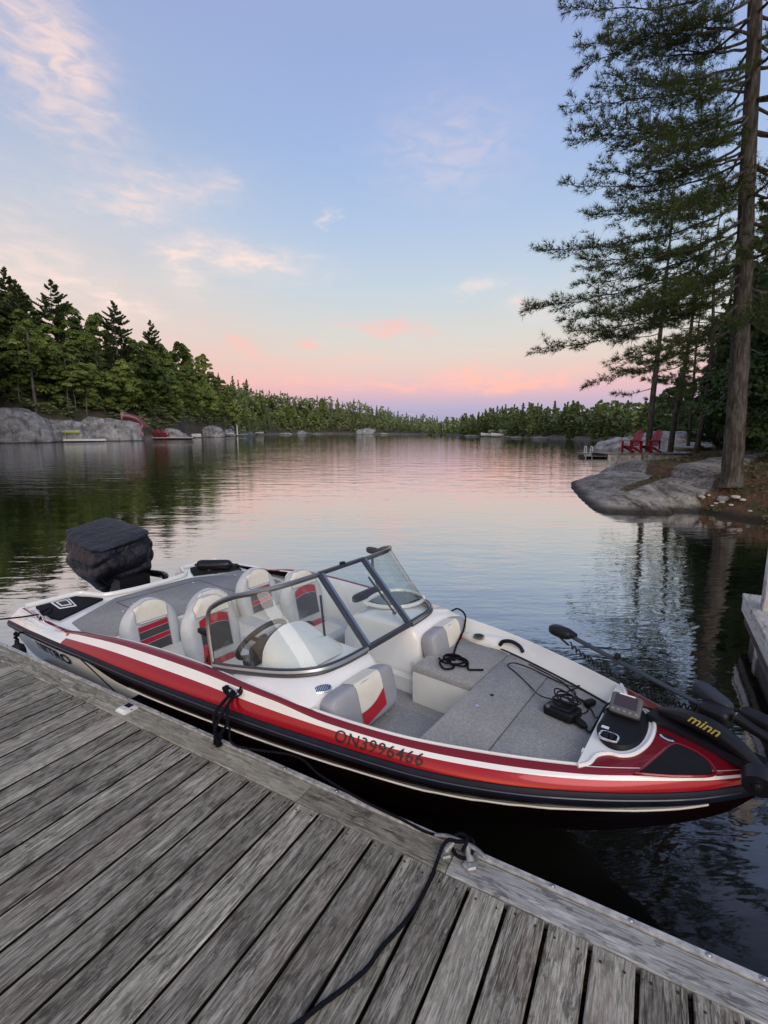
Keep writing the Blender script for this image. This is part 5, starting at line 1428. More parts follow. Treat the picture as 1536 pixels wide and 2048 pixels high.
# the four pines that stand up out of the skyline
for i, (px, py, s_, hh, lab) in enumerate([(100, 560, 26, 17, 'tall ragged pine breaking the skyline nearest the left edge, arms spread'), (225, 603, 24, 15, 'broad dark pine standing above the leafy wood, second from the left on the skyline'),
                                           (300, 641, 30, 15, 'small wind-shaped pine above the hillside, just right of the broad dark one'), (8, 535, 30, 18, 'dark pine top cut by the left edge of the picture'), (30, 560, 27, 16, 'dark bushy pine just inside the left edge, lower than its neighbours')]):
    a, tn = px_dir(px, py); D = shore(a) + s_; top = tn * D + CAM_H
    cr = crown_pine(80 + i, hh, [5.6, 5.2, 4.0, 4.6, 4.4][i], 18, 75, .38, M_FARPINE, .42 if i != 1 else .35, .3, gaps=[.35, .15, .4, .25, .2][i], narrow=.8)
    tk = trunk_mesh(hh * .98, .26, .04, .3, i, 18, 3.2, b0=.45)
    plant((cr, tk), (*(pol(a, D).to_tuple()[:2]), top - hh), (1, 1), i * 1.3, 'pine_tree', lab, 'pine tree')
# pale trunks and low growth at the wood's edge on the rocks
for i, (px, py, top, r0, lab) in enumerate([(74, 838, 640, .30, 'stout pale-trunked tree rooted behind the left boulder'), (47, 838, 700, .16, 'thin leaning trunk left of the stout pale trunk on the rocks'), (140, 838, 700, .16, 'thin straight trunk third from the left edge at the wood front'), (175, 838, 720, .14, 'slim trunk under the low bright branches on the rocks'), (153, 836, 730, .12, 'slender dark trunk between two thin trunks on the rocks'), (312, 852, 760, .14, 'thin trunk rising behind the red lounge chairs')]):
    a, tn = px_dir(px, py); D = shore(a) + 5.0; z = tn * D + CAM_H; ht = px_dir(px, top)[1] * D + CAM_H - z
    e_ = empty('leafy_tree', (*(pol(a, D).to_tuple()[:2]), z - .2)); tag(e_, lab, 'tree')
    mesh_obj('trunk', trunk_mesh(ht, r0, r0 * .5, .35 if i != 1 else 1.2, i + 2, 5, 2.5, b0=.45), e_)
    mesh_obj('crown', crown_deciduous(200 + i, ht * 1.02, 3.4, 26, 3600, .38, M_LEAF, .50), e_)

# ---- the far wood: one mass of small trees
def proto_arrays():
    out = []
    for i in range(7):
        rs0 = random.Random(900 + i)
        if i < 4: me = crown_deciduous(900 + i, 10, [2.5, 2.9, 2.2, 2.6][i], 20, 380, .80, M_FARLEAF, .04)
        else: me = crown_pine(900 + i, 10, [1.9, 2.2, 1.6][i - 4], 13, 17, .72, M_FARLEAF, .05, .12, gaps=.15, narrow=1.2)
        a_ = np.empty(len(me.vertices) * 3); me.vertices.foreach_get('co', a_); bpy.data.meshes.remove(me); out.append(a_.reshape(-1, 3))
    return out
PROTO = proto_arrays()
def far_wood(name, px0, px1, rows, seed, hs, step, wide=1.0, conif=.5):
    rs = np.random.RandomState(seed); VV = []
    a0, a1 = px_dir(px0, 862)[0], px_dir(px1, 862)[0]
    for s_ in rows:
        a = a0
        while a < a1:
            D = shore(a); s2 = s_ + rs.uniform(-2.5, 2.5); p = pol(a, D + s2); z = terr(a, s2)
            H_ = treeh(a) * rs.uniform(.72, 1.18) * hs; k = H_ / 10; g = rs.uniform(0, 2 * PI)
            c_ = PROTO[rs.randint(4, 7) if rs.rand() < conif else rs.randint(0, 4)]; w_ = k * wide * rs.uniform(.8, 1.2)
            x = (c_[:, 0] * math.cos(g) - c_[:, 1] * math.sin(g)) * w_ + p.x; y = (c_[:, 0] * math.sin(g) + c_[:, 1] * math.cos(g)) * w_ + p.y
            VV.append(np.stack([x, y, c_[:, 2] * k + z - .3], 1))
            a += step * (D / 180) ** .35 / D * rs.uniform(.6, 1.4)
    P = np.concatenate(VV); n = len(P) // 4
    me = bpy.data.meshes.new(name); me.vertices.add(n * 4); me.vertices.foreach_set('co', P.reshape(-1)); me.loops.add(n * 4); me.loops.foreach_set('vertex_index', np.arange(n * 4, dtype=np.int32))
    me.polygons.add(n); me.polygons.foreach_set('loop_start', np.arange(0, n * 4, 4, dtype=np.int32)); me.polygons.foreach_set('loop_total', np.full(n, 4, dtype=np.int32))
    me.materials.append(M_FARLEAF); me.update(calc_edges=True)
    o = mesh_obj(name, me); tag(o, kind='stuff'); return o
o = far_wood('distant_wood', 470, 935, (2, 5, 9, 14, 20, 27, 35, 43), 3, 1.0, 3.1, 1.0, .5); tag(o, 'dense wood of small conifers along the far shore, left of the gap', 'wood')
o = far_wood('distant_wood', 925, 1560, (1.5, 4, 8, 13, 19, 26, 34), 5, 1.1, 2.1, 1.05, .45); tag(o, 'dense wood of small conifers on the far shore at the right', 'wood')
o = far_wood('hillside_undergrowth', -200, 560, (7, 10, 14), 8, .24, 2.6, 2.2, 0); tag(o, 'low bushes under the trees at the edge of the left-hand wood', 'undergrowth')

o = far_wood('shore_undergrowth', 285, 600, (4.5, 7, 10, 14), 9, .32, 2.4, 2.0, 0); tag(o, 'bushes growing down to the rocks behind the red chairs and small dock', 'undergrowth')
# ---- rocks
def boulder(name, c, h, seed, mat, rz=0, sub=5, amp=.22, freq=1.0, label=None, group=None, flat=.0, cat='rock'):
    bmx = bmesh.new(); bmesh.ops.create_icosphere(bmx, subdivisions=sub, radius=1)
    for v in bmx.verts:
        p = v.co.copy(); n_ = fbm(p.x * freq + seed, p.y * freq, p.z * freq, 5)
        rdg = 1 - abs(nz(p.x * freq * 1.7 + seed * 3, p.y * freq * 1.7, p.z * freq * 3)) * 2
        k = 1 + amp * n_ + amp * .25 * rdg
        q = Vector((math.copysign(abs(p.x) ** .8, p.x), math.copysign(abs(p.y) ** .8, p.y), math.copysign(abs(p.z) ** (.8 - flat), p.z))) * k
        k += .045 * fbm(p.x * 6 + seed, p.y * 6, p.z * 9, 3) * (1 if sub > 3 else .4)
        q = q * (1 + .045 * fbm(p.x * 6 + seed, p.y * 6, p.z * 9, 3) + .05 * amp / .2 * (abs(nz(p.x * 2.4 + seed, p.y * 2.4, p.z * 5)) - .2))
        # facets
        q += p * .05 * round(nz(p.x * 3 + seed, p.y * 3, p.z * 2) * 3) * amp * 2
        v.co = Vector((q.x * h[0], q.y * h[1], q.z * h[2]))
    me = bpy.data.meshes.new(name); bmx.to_mesh(me); bmx.free(); me.materials.append(mat); me.polygons.foreach_set('use_smooth', [True] * len(me.polygons)); me.update()
    o = bpy.data.objects.new(name, me); COL.objects.link(o); o.location = c; o.rotation_euler = (0, 0, rz)
    tag(o, label, cat, group); return o
def rock_px(pxc, pxw, top, seed, label, name='rock_outcrop', depth=5, ds=1.0, **kw):
    a, tn = px_dir(pxc, top); D = shore(a) + ds; a0, a1 = px_dir(pxc - pxw / 2, 862)[0], px_dir(pxc + pxw / 2, 862)[0]
    hw = D * abs(a1 - a0) / 2; zt = tn * D + CAM_H
    p = pol(a, D + depth * .45, 0)
    return boulder(name, (p.x, p.y, -.25), (hw, depth, zt + .25), seed, M_ROCKFAR, -a, label=label, **kw)
rock_px(18, 190, 822, 1.3, 'biggest grey boulder, cut by the left edge of the picture, at the waterline', depth=7, ds=-2, amp=.15)
rock_px(215, 135, 836, 5.2, 'broad cracked rock face that the red slide stands on', depth=7, ds=1.0, amp=.12, flat=.45)
rock_px(130, 120, 840, 2.2, 'mossy rock shelf between the big boulder and the slide', depth=6, ds=2, amp=.16, flat=.3)
rock_px(330, 90, 858, 6.7, 'low flat rock behind the red lounge chairs', depth=5, ds=3.0, amp=.15)
rock_px(410, 75, 852, 7.7, 'rough grey rock pile right of the red chairs', depth=6, ds=1.0, amp=.3)
rock_px(452, 34, 860, 9.7, 'small dark rock left of the little far dock', depth=4, ds=1, amp=.3)
for i, (x, w_, t_) in enumerate([(566, 40, 865), (600, 30, 862), (632, 44, 867), (690, 60, 868), (738, 50, 857), (770, 30, 866), (915, 36, 871), (955, 50, 870), (1045, 60, 873), (1090, 50, 874), (1020, 40, 872)]):
    rock_px(x, w_, t_, 20 + i * 1.7, 'low bare rock along the waterline of the far shore', 'shore_rock', depth=5, ds=.5, amp=.28, sub=3, group='rocks on the far shoreline')

# ---- left shore: raft, slide, lounge chairs, docks
M_REDP = pm('red_painted_wood', (.21, .010, .022), .5)
M_WHITED = pm('white_painted_boards', (.55, .55, .52), .6, 0, 0, None, (2, .15))
def place_px(px, ds, z=0): a = px_dir(px, 862)[0]; p = pol(a, shore(a) + ds); return Vector((p.x, p.y, z)), -a
p, rz = place_px(168, -4.5)
raft = empty('swim_raft', p, rz); tag(raft, 'white floating swim raft with a small chrome ladder off the left rocks', 'raft')
for k in range(14):
    mb = MB(); mb.box((-3.2 + .49 * k, 0, .55), (.235, 1.4, .03)); mb.build('plank', M_WHITED, raft, smooth=False)
mb = MB(); mb.box((0, -1.35, .38), (3.5, .05, .14)); mb.box((0, 1.35, .38), (3.5, .05, .14)); mb.box((-3.45, 0, .38), (.05, 1.3, .14)); mb.box((3.45, 0, .38), (.05, 1.3, .14)); mb.build('frame', M_WHITED, raft, smooth=False)
mb = MB(); mb.box((0, 0, .12), (3.2, 1.2, .17)); mb.build('float', BLKP, raft, smooth=False)
mb = MB()
for x in (2.0, 2.8): mb.tube(smooth_path([(x, -1.2, -.3), (x, -1.25, .9), (x, -1.0, 1.35), (x, -.6, 1.3), (x, -.5, .55)], 4), .05, 6)
mb.build('ladder', CHROME, raft)
# red spiral slide
p, rz = place_px(265, -3.2)
sl_ = empty('water_slide', p, rz); sl_.scale = (1.08, 1.08, 1.08); tag(sl_, 'dark red spiral tube water slide at the end of the cracked rock face', 'slide')
M_SL = pm('faded_red_plastic', (.115, .018, .028), .38, 0, .2)
M_SLP = pm('pink_faded_plastic', (.28, .11, .13), .45)
def flume(pts, r, a0=0, a1=2 * PI, mat=None, name='tube'):
    P_ = smooth_path(pts, 8); mb = MB(); mb.tube(P_, r, 16, cap=False); return mb.build(name, mat or M_SL, sl_)
flume([(-1.6, .3, 5.0), (-.2, .2, 4.75), (1.1, 0, 4.2), (1.9, -.1, 3.1), (1.5, -.3, 2.3)], .62)
flume([(1.5, -.3, 2.35), (.9, -.8, 1.9), (-.1, -.6, 1.75), (-.2, .2, 1.6), (.6, .4, 1.45)], .62, name='lower_tube')
flume([(-1.75, .3, 5.02), (-1.35, .3, 4.98)], .74, mat=M_SLP, name='entry_hood')
mb = MB(); mb.box((-1.75, .3, 4.95), (.10, .8, .75)); mb.build('entry_panel', M_SLP, sl_, smooth=False)
mb = MB(); mb.box((1.35, -.9, 1.35), (.55, .5, .35)); mb.build('exit_chute', M_SLP, sl_, smooth=False)
mb = MB(); mb.box((.4, -.2, 1.0), (1.7, .9, .06)); mb.build('platform', M_REDP, sl_, smooth=False)
for x, y in ((-.9, -.9), (.3, -.9), (1.5, -.9), (.8, .6)):
    mb = MB(); mb.tube([(x, y, -1), (x, y, 1.0)], .09, 8); mb.tube([(x, y, -1), (x + .8, y, .9)], .06, 6); mb.build('leg', pm('dark_post', (.06, .04, .035), .8), sl_)
# adirondack chairs
def adirondack(mat):
    """returns list of (name, mesh) in chair space, front toward +x, seat on legs; 1 unit = 1 m"""
    P_ = []
    def mk(nm, boxes):
        mb = MB()
        for c_, h_, ry in boxes: mb.box(c_, h_, Matrix.Rotation(R(ry), 3, 'Y'))
        o = mb.build(nm, mat, None, smooth=False); me = o.data; bpy.data.objects.remove(o); P_.append((nm, me))
    for k in range(5):      # back slats, tops on an arc
        y = (k - 2) * .11; hh = .46 - .03 * abs(k - 2) ** 1.5
        mk('back_slat', [((-.30 - .0, y, .36 + hh * .88), (.010, .048, hh), -24)])
    for k in range(4): mk('seat_slat', [((.24 - .12 * k, 0, .36 - .035 * k), (.052, .27, .010), -12)])
    for s_ in (-1, 1):
        mk('armrest', [((.08, .34 * s_, .60), (.36, .065, .012), 0)])
        mk('front_leg', [((.30, .29 * s_, .29), (.06, .015, .30), 0)])
        mk('rear_leg', [((-.02, .26 * s_, .20), (.46, .014, .055), -22)])
        mk('arm_post', [((-.24, .31 * s_, .40), (.05, .014, .20), 0)])
    mk('back_rail', [((-.20, 0, .62), (.02, .33, .04), 0)])
    return P_
ADM = adirondack(M_REDP)
def put_chair(loc, rz, sc, label, group):
    r_ = empty('adirondack_chair', loc, rz); r_.scale = (sc,) * 3; tag(r_, label, 'chair', group)
    for nm, me in ADM: mesh_obj(nm, me, r_)
    return r_
# ---- white dock with four red chairs
p, rz = place_px(325, -3.0)
wd_ = empty('shore_dock', p, rz); tag(wd_, 'low white dock carrying the row of red chairs on the left shore', 'dock')
for k in range(22):
    mb = MB(); mb.box((-6.0 + .6 * k, 0, .50 - .0 * k), (.285, 1.5, .04)); mb.build('plank', M_WHITED, wd_, smooth=False)
mb = MB(); mb.box((.3, -1.45, .30), (6.6, .05, .14)); mb.box((.3, 1.3, .2), (6.4, .1, .3)); mb.build('frame', M_SIDE, wd_, smooth=False)
ca_, sa_ = math.cos(rz), math.sin(rz)
for k in range(4):
    lx = -2.7 + 1.12 * k; q = p + Vector((ca_ * lx, sa_ * lx, .54))
    put_chair(q, rz - R(35), 1.75, ['leftmost of the four red chairs lined up on the white dock', 'second from the left of the four red chairs on the white dock', 'third from the left of the four red chairs on the white dock', 'rightmost of the four red chairs lined up on the white dock'][k], 'red chairs on the white shore dock')
p, rz = place_px(391, -3.0)
mb = MB(); mb.sup((0, 0, .75), (1.6, .9, .55), 6); o = mb.build('storage_box', M_WHITED); o.location = p; o.rotation_euler.z = rz; tag(o, 'pale storage box at the right end of the white dock', 'box')
# ---- small far dock with post, blue boat, canoe, covered dinghy
p, rz = place_px(470, -4)
sd_ = empty('small_dock', p, rz); tag(sd_, 'small low dock with a tall white post on the left shore', 'dock')
for k in range(12):
    mb = MB(); mb.box((-4.2 + .8 * k, 0, .62), (.38, 1.6, .05)); mb.build('plank', M_WHITED, sd_, smooth=False)
mb = MB(); mb.box((0.2, -1.5, .38), (4.8, .06, .2)); mb.build('frame', M_SIDE, sd_, smooth=False)
mb = MB(); mb.box((.9, -.6, 2.2), (.22, .22, 2.0)); mb.build('post', M_WHITED, sd_, smooth=False)
def hullform(L, B_, H_, name, mat, loc, rz, label, cat, rim=None, cover=None):
    r_ = empty(name, loc, rz); tag(r_, label, cat); mb = MB()
    def f(u, v):
        x = (u * 2 - 1) * L; w_ = B_ * max(.0, 1 - abs(u * 2 - 1) ** 2.4) ** .8 + .01; g = (v - .5) * PI
        return (x, w_ * math.sin(g), H_ * (1 - math.cos(g)) * 1.0 + H_ * .35 * abs(u * 2 - 1) ** 3)
    mb.grid(f, 22, 12); mb.build('hull', mat, r_)
    if rim:
        mb = MB(); 
        for s_ in (0, 1): mb.tube([f(i / 20, s_) for i in range(21)], .05, 6)
        mb.build('gunwale', rim, r_)
    if cover:
        mb = MB(); mb.grid(lambda u, v: ((u * 2 - 1) * L * .97, (v * 2 - 1) * (B_ * max(0, 1 - abs(u * 2 - 1) ** 2.4) ** .8), H_ * 1.02 + .35 * H_ * (1 - (v * 2 - 1) ** 2) + H_ * .3 * abs(u * 2 - 1) ** 3), 18, 9); mb.build('deck', cover, r_)
    return r_
M_BLUEB = pm('blue_canoe', (.10, .22, .36), .35); M_TARP = pm('pale_tarp', (.45, .45, .43), .6)
q, r2 = place_px(485, -3.6, .68); hullform(4.2, .8, .45, 'kayak', M_BLUEB, q, r2, 'blue boat lying along the small dock with the white post', 'boat', M_BLUEB, M_BLUEB)
q, r2 = place_px(452, -3.0, .68); hullform(3.0, .7, .45, 'rowing_boat', M_WHITED, q, r2, 'pale little boat on the left end of the small dock', 'boat', M_WHITED, M_WHITED)
q, r2 = place_px(513, -1.0, .6); hullform(3.4, 1.6, .7, 'covered_boat', M_TARP, q, r2, 'boat under a pale rounded cover right of the small dock', 'boat', None, M_TARP)
q, r2 = place_px(462, 2.5, 2.4); o = MB(); o.sup((0, 0, 1.0), (1.2, .5, .7), 2.5); o = o.build('paddle_board', M_BLUEB); o.location = q; o.rotation_euler.z = r2; tag(o, 'light blue board propped on the rocks behind the small dock', 'board')
q, r2 = place_px(128, -.8, 1.6)
o = hullform(2.6, .7, .5, 'kayak', pm('lime_kayak', (.42, .50, .06), .4), q, r2 - .25, 'lime green kayak resting on the rock by the swim raft', 'kayak', M_WHITED, None)
q, r2 = place_px(142, .5, 1.7); o = MB(); o.sup((0, 0, .35), (1.0, .8, .5), 3); o = o.build('gear_pile', BLKP); o.location = q; tag(o, 'dark heap of gear on the rock above the swim raft', 'gear')
q, r2 = place_px(113, .0, 2.1); hullform(1.9, .5, .35, 'paddle_board', M_WHITED, q, r2 + .1, 'pale board lying left of the lime kayak', 'board', None, M_WHITED)
# ---- far boats by the gap
for i, (px, lab) in enumerate([(982, 'left one of two tiny white boats moored on the far shore'), (1004, 'right one of two tiny white boats moored on the far shore')]):
    q, r2 = place_px(px, -3, .2); e_ = hullform(3.6, 1.1, .8, 'white_boat', M_WHITED, q, r2 + .1, lab, 'boat', None, M_WHITED)
    mb = MB(); mb.sup((.2, 0, 1.8), (1.3, .8, .55), 6); mb.build('cabin', pm('boat_window', (.12, .13, .14), .2), e_)

# ================================================================== RIGHT BANK
def SL(pts): return [Vector((x, y)) for x, y in pts]
shoreR = SL([(14, 7.6), (11.5, 9.0), (9.6, 9.9), (8.35, 10.4), (7.9, 11.4), (7.4, 12.0), (6.5, 12.15), (5.75, 12.35), (5.62, 12.9), (6.2, 15.2), (6.95, 17.8), (7.75, 19.9), (8.9, 20.8), (10.6, 22.2), (12.6, 24.2), (14.0, 27.5), (18, 31), (21, 36), (24, 46), (28, 60), (38, 74), (52, 84)])
def dist_shore(x, y):
    p = Vector((x, y)); best = 1e9; side = 1
    for a, b2 in zip(shoreR, shoreR[1:]):
        d = b2 - a; t_ = max(0, min(1, (p - a).dot(d) / d.dot(d))); q = a + d * t_; ds = (p - q).length
        if ds < best - 1e-6:
            best = ds; cr_ = d.x * (p.y - a.y) - d.y * (p.x - a.x); side = -1 if cr_ > 0 else 1
    return best * side        # positive inland (to the right of the line)
def bank_z(x, y):
    d = dist_shore(x, y)
    if d < 0: return max(-1.2, d * .8) - .05
    k_ = max(0.0, min(1.0, (12.9 - y) / 1.2)) if x < 9 else 1.0
    k_ = max(k_, 1 - max(0.0, min(1.0, (y - 7.5 - x * .25) / 2.0)) if x > 8 else 0)
    z = 1.02 * (1 - math.exp(-d / (3.3 - 1.7 * k_))) + .035 * d
    z += .10 * fbm(x * .35, y * .35) * min(1, d / 1.5) + (.04 * fbm(x * 1.6, y * 1.6) + .022 * fbm(x * 4.5, y * 4.5)) * min(1, d)
    if y < 12.6 and x > 7.4: z -= .35 * math.exp(-((d - .9) / .9) ** 2)
    return z
# is it the bare rock slab?
def slabness(x, y):
    # the long slab: between the water edge and a line running back from (7.4, 12)
    d = dist_shore(x, y)
    e_ = (x - 7.2) * .94 - (y - 12.0) * .36 + .35 * fbm(x * .5, y * .5, 2.0)
    f_ = 1 - max(0, min(1, (e_ + .2) / .8))
    c_ = abs((y - 13.6) * .80 - (x - 6.6) * .60) - .12 - .25 * fbm(x * .7, y * .7, 5)
    g_ = abs((y - 14.6) * .76 - (x - 9.4) * .65 - .3 * fbm(x * .5, y * .5, 9))
    if 7.5 < x < 17: f_ = max(f_, .9 * max(0, min(1, (1.15 - g_) / .5)))
    if x > 6.9: f_ *= 1 - .8 * max(0, min(1, 1 - c_ / .35))
    if y > 25: f_ = 1.0 if y > 34 else .35
    return f_
gx = [4.8 + .16 * i for i in range(72)] + [16.4 + .6 * i for i in range(14)] + [25.5 + 2.5 * i for i in range(18)]
gy = [6.8 + .16 * i for i in range(88)] + [21 + .4 * i for i in range(24)] + [31 + 2.0 * i for i in range(34)]
mb = MB(); vs = []; mi = []
for y in gy:
    for x in gx:
        z = bank_z(x, y); s_ = slabness(x, y)
        if s_ > 0: 
            d = dist_shore(x, y)
            z += s_ * (.08 + .10 * max(0, nz(x * .9 - y * .5, y * .12 + x * .1, 4))) * min(1, max(0, d) * 1.5)
        vs.append((x, y, z))
nxx = len(gx)
for j in range(len(gy) - 1):
    for i in range(nxx - 1):
        a = j * nxx + i
        if max(vs[a][2], vs[a + 1][2], vs[a + nxx][2], vs[a + nxx + 1][2]) < -1.0: continue
        mb.f.append((a, a + 1, a + nxx + 1, a + nxx)); mb.mi.append(0)
mb.v = vs
def bank_mat():
    m_, t, b = shader_mat('bank_ground')
    P = t.pos(); sp = t.node('ShaderNodeSeparateXYZ'); t.l.new(P, sp.inputs[0])
    att = t.node('ShaderNodeAttribute'); att.attribute_name = 'slab'
    n_ = t.noise(P, 1.6, 7, .65); n2_ = t.noise(P, 9, 6, .7); n3_ = t.noise(P, 40, 4, .65)
    mask = t.mr(t.m('ADD', att.outputs['Fac'], t.m('MULTIPLY', t.m('SUBTRACT', n2_, .5), .7)), .40, .56)
    # granite: banded along the slab
    bd = t.noise(t.mapping(P, (2.6, .55, 3), (0, 0, R(-28))), 1.0, 8, .68, .5)
    rk = t.ramp(t.m('ADD', t.m('MULTIPLY', bd, .6), t.m('MULTIPLY', n2_, .4)), [(.38, (.04, .037, .033)), (.455, (.15, .142, .128)), (.53, (.29, .28, .255)), (.63, (.44, .43, .40))])
    rk = t.mix(t.m('MULTIPLY', t.mr(n_, .5, .62), .35), rk, (.16, .12, .10))
    so_ = t.ramp(t.m('ADD', t.m('MULTIPLY', n2_, .5), t.m('MULTIPLY', n3_, .5)), [(.36, (.03, .022, .014)), (.5, (.11, .062, .036)), (.64, (.21, .13, .085))])
    so_ = t.mix(t.m('MULTIPLY', t.mr(n_, .46, .6), .7), so_, (.045, .055, .02))
    col = t.mix(mask, so_, rk)
    wet = t.mr(t.m('ADD', sp.outputs[2], t.m('MULTIPLY', n2_, -.16)), .10, -.04)
    col = t.mix(t.m('MULTIPLY', wet, .88), col, (.014, .013, .011))
    t.l.new(col, b.inputs['Base Color']); b.inputs['Roughness'].default_value = .9; b.inputs['Specular IOR Level'].default_value = .25
    t.l.new(t.bump(t.m('ADD', t.m('MULTIPLY', bd, .5), t.m('ADD', n2_, t.m('MULTIPLY', n3_, .4))), 1.0, .07), b.inputs['Normal'])
    return m_
o = mb.build('right_bank', bank_mat(), angle=180); tag(o, kind='structure')
at_ = o.data.attributes.new('slab', 'FLOAT', 'POINT'); at_.data.foreach_set('value', [slabness(v[0], v[1]) for v in [tuple(q.co) for q in o.data.vertices]])

# stones at the tree's foot
def on_bank(px, py):
    d = ray(px, py); t_ = .5 * (1 / 96)
    best = None
    for i in range(900):
        k = .008 + .00004 * i * 1.0; x, y, z = d.x * k, d.y * k, CAM_H + d.z * k
        if z <= bank_z(x, y) + .02: return Vector((x, y, bank_z(x, y)))
    return Vector((x, y, z))
for i, (px, py, s_, m_, lab, gr) in enumerate([(1447, 999, .17, M_ROCK, 'rounded grey stone at the foot of the big pine', None)] + [(px, py, s2, None, 'small pale stone scattered on the bank below the big pine', 'pale stones on the bank') for px, py, s2 in [(1417, 998, .05), (1402, 1006, .08), (1432, 1006, .06), (1445, 1004, .09), (1470, 1002, .10), (1485, 1000, .07), (1462, 1010, .06), (1500, 1022, .05), (1424, 1011, .05)]]):
    q = on_bank(px, py)
    boulder('stone', q + Vector((0, 0, s_ * .15)), (s_, s_ * .8, s_ * .45), i * 3.1, m_ or pm('pale_stone', (.42, .38, .34), .9, 0, 0, (30, .5)), i, sub=3, amp=.2, label=lab, group=gr, cat='stone')

# ---- ground cover: low plants and needles
rs = np.random.RandomState(5); CC = []; NN = []; SS = []
while len(CC) < 5200:
    x, y = rs.uniform(6.2, 17), rs.uniform(9, 22)
    d = dist_shore(x, y)
    if d < .12: continue
    sl2 = slabness(x, y)
    if rs.rand() < sl2 * 1.02: continue
    if fbm(x * .8, y * .8, 7) < -.12: continue
    z = bank_z(x, y); CC.append((x, y, z + rs.uniform(.0, .07))); NN.append((rs.normal() * .6, rs.normal() * .6 - .3, .8)); SS.append(rs.uniform(.04, .13))
me = quads_mesh('ground_plants', np.array(CC), np.array(NN), np.array(SS), leaf_mat('low_plants', (.03, .035, .012), (.075, .075, .028), (.14, .11, .05), 2.5, .2), rs, .6)
o = mesh_obj('ground_plants', me); tag(o, 'low plants and dead leaves covering the bank under the big pine', 'ground cover', kind='stuff')

# ---- big white pine --------------------------------------------------
def tuft_mesh(name, P_, D_, L_, mat, rs, nn=9, wd_=.011, spread=.62):
    """needle tufts: P_ (n,3) origins, D_ (n,3) directions, L_ (n,) lengths -> nn thin triangles each"""
    n = len(P_); P_ = np.repeat(P_, nn, 0); D_ = np.repeat(D_ / np.linalg.norm(D_, axis=1, keepdims=True), nn, 0); L_ = np.repeat(L_, nn)
    d = D_ + rs.normal(size=(n * nn, 3)) * spread; d /= np.linalg.norm(d, axis=1, keepdims=True)
    s_ = np.cross(d, rs.normal(size=(n * nn, 3))); s_ /= np.linalg.norm(s_, axis=1, keepdims=True)
    L2 = (L_ * rs.uniform(.7, 1.2, n * nn))[:, None]; st_ = P_ + d * L2 * .04
    tri = np.stack([st_ - s_ * wd_ * .5, st_ + s_ * wd_ * .5, st_ + d * L2 + np.array([0, 0, -.006])], 1); N3 = n * nn
    me = bpy.data.meshes.new(name); me.vertices.add(N3 * 3); me.vertices.foreach_set('co', tri.reshape(-1)); me.loops.add(N3 * 3); me.loops.foreach_set('vertex_index', np.arange(N3 * 3, dtype=np.int32))
    me.polygons.add(N3); me.polygons.foreach_set('loop_start', np.arange(0, N3 * 3, 3, dtype=np.int32)); me.polygons.foreach_set('loop_total', np.full(N3, 3, dtype=np.int32))
    me.materials.append(mat); me.update(calc_edges=True); return me
def limb(base, tip, droop, rr, rs, r0, tw=.42, dens=1.0, start=.22, bushy=1.0):
    """one pine limb: woody mesh builder + tuft arrays"""
    base, tip = Vector(base), Vector(tip); L = (tip - base).length; n = 12; P_ = []
    hd = Vector((tip.x - base.x, tip.y - base.y, 0)); sd3 = Vector((-hd.y, hd.x, 0)).normalized()
    wob_ = rr.uniform(-.25, .25)
    for i in range(n + 1):
        t_ = i / n; p = base.lerp(tip, t_); p = p + Vector((0, 0, -droop * 1.6 * L * math.sin(PI * t_ ** .8))) + Vector((rr.uniform(-1, 1), rr.uniform(-1, 1), rr.uniform(-1, 1))) * .009 * L * (t_ > 0) + sd3 * wob_ * math.sin(t_ * 5) * .3 * L * .2
        P_.append(p)
    mb = MB(); mb.tube(P_, [r0 * (1 - .9 * (i / n) ** .7) for i in range(n + 1)], 6)
    tp, td, tl = [], [], []
    nt = max(5, int(L * 6.5 * dens))
    for k in range(nt):
        t_ = start + (1 - start) * (k + rr.random()) / nt; i = t_ * n; j = min(n - 1, int(i)); p = P_[j].lerp(P_[j + 1], i - j); dr_ = (P_[j + 1] - P_[j]).normalized()
        sgn = 1 if k % 2 else -1
        tl_ = tw * L * (1.02 - t_ * .72) * rr.uniform(.5, 1.1) * (.45 + .55 * min(1, (t_ - start) * 4 + .2))
        d2 = (dr_ * rr.uniform(.7, 1.2) + sd3 * sgn * rr.uniform(.35, 1.0) + Vector((0, 0, rr.uniform(-.38, .42)))).normalized()
        Q = [p + d2 * tl_ * q + Vector((0, 0, .10 * tl_ * (q * q) - .03 * tl_ * math.sin(q * PI))) for q in (0, .33, .66, 1)]
        mb.tube(Q, [r0 * .20, r0 * .15, r0 * .10, .003], 4, cap=False)
        m2 = max(3, int(tl_ * 22 * bushy))
        for q_ in range(m2):
            q = .22 + .78 * (q_ + rr.random()) / m2; pp = p + d2 * tl_ * q + Vector((0, 0, .10 * tl_ * q * q)); side = (d2.cross(Vector((0, 0, 1)))).normalized() * rr.uniform(-1, 1)
            off_ = side * rr.uniform(0, .30) * tl_ * .6 * bushy + Vector((0, 0, rr.uniform(-.07, .09)))
            tp.append(pp + off_); td.append(d2 * .9 + side * .7 + Vector((0, 0, rr.uniform(.1, .75)))); tl.append(rr.uniform(.11, .19))
    for q_ in range(6): tp.append(P_[-1] + (P_[-1] - P_[-2]) * (q_ / 10)); td.append((P_[-1] - P_[-2]).normalized() + Vector((0, 0, .4))); tl.append(.14)
    return mb, tp, td, tl
def pt_at(px, py, ydepth):
    d = ray(px, py); k = ydepth / d.y; return Vector((d.x * k, d.y * k, CAM_H + d.z * k))
rr = random.Random(7); rs = np.random.RandomState(7)
tb = on_bank(1463, 962)
TB_ = pt_at(1463, 962, tb.y); TY = tb.y
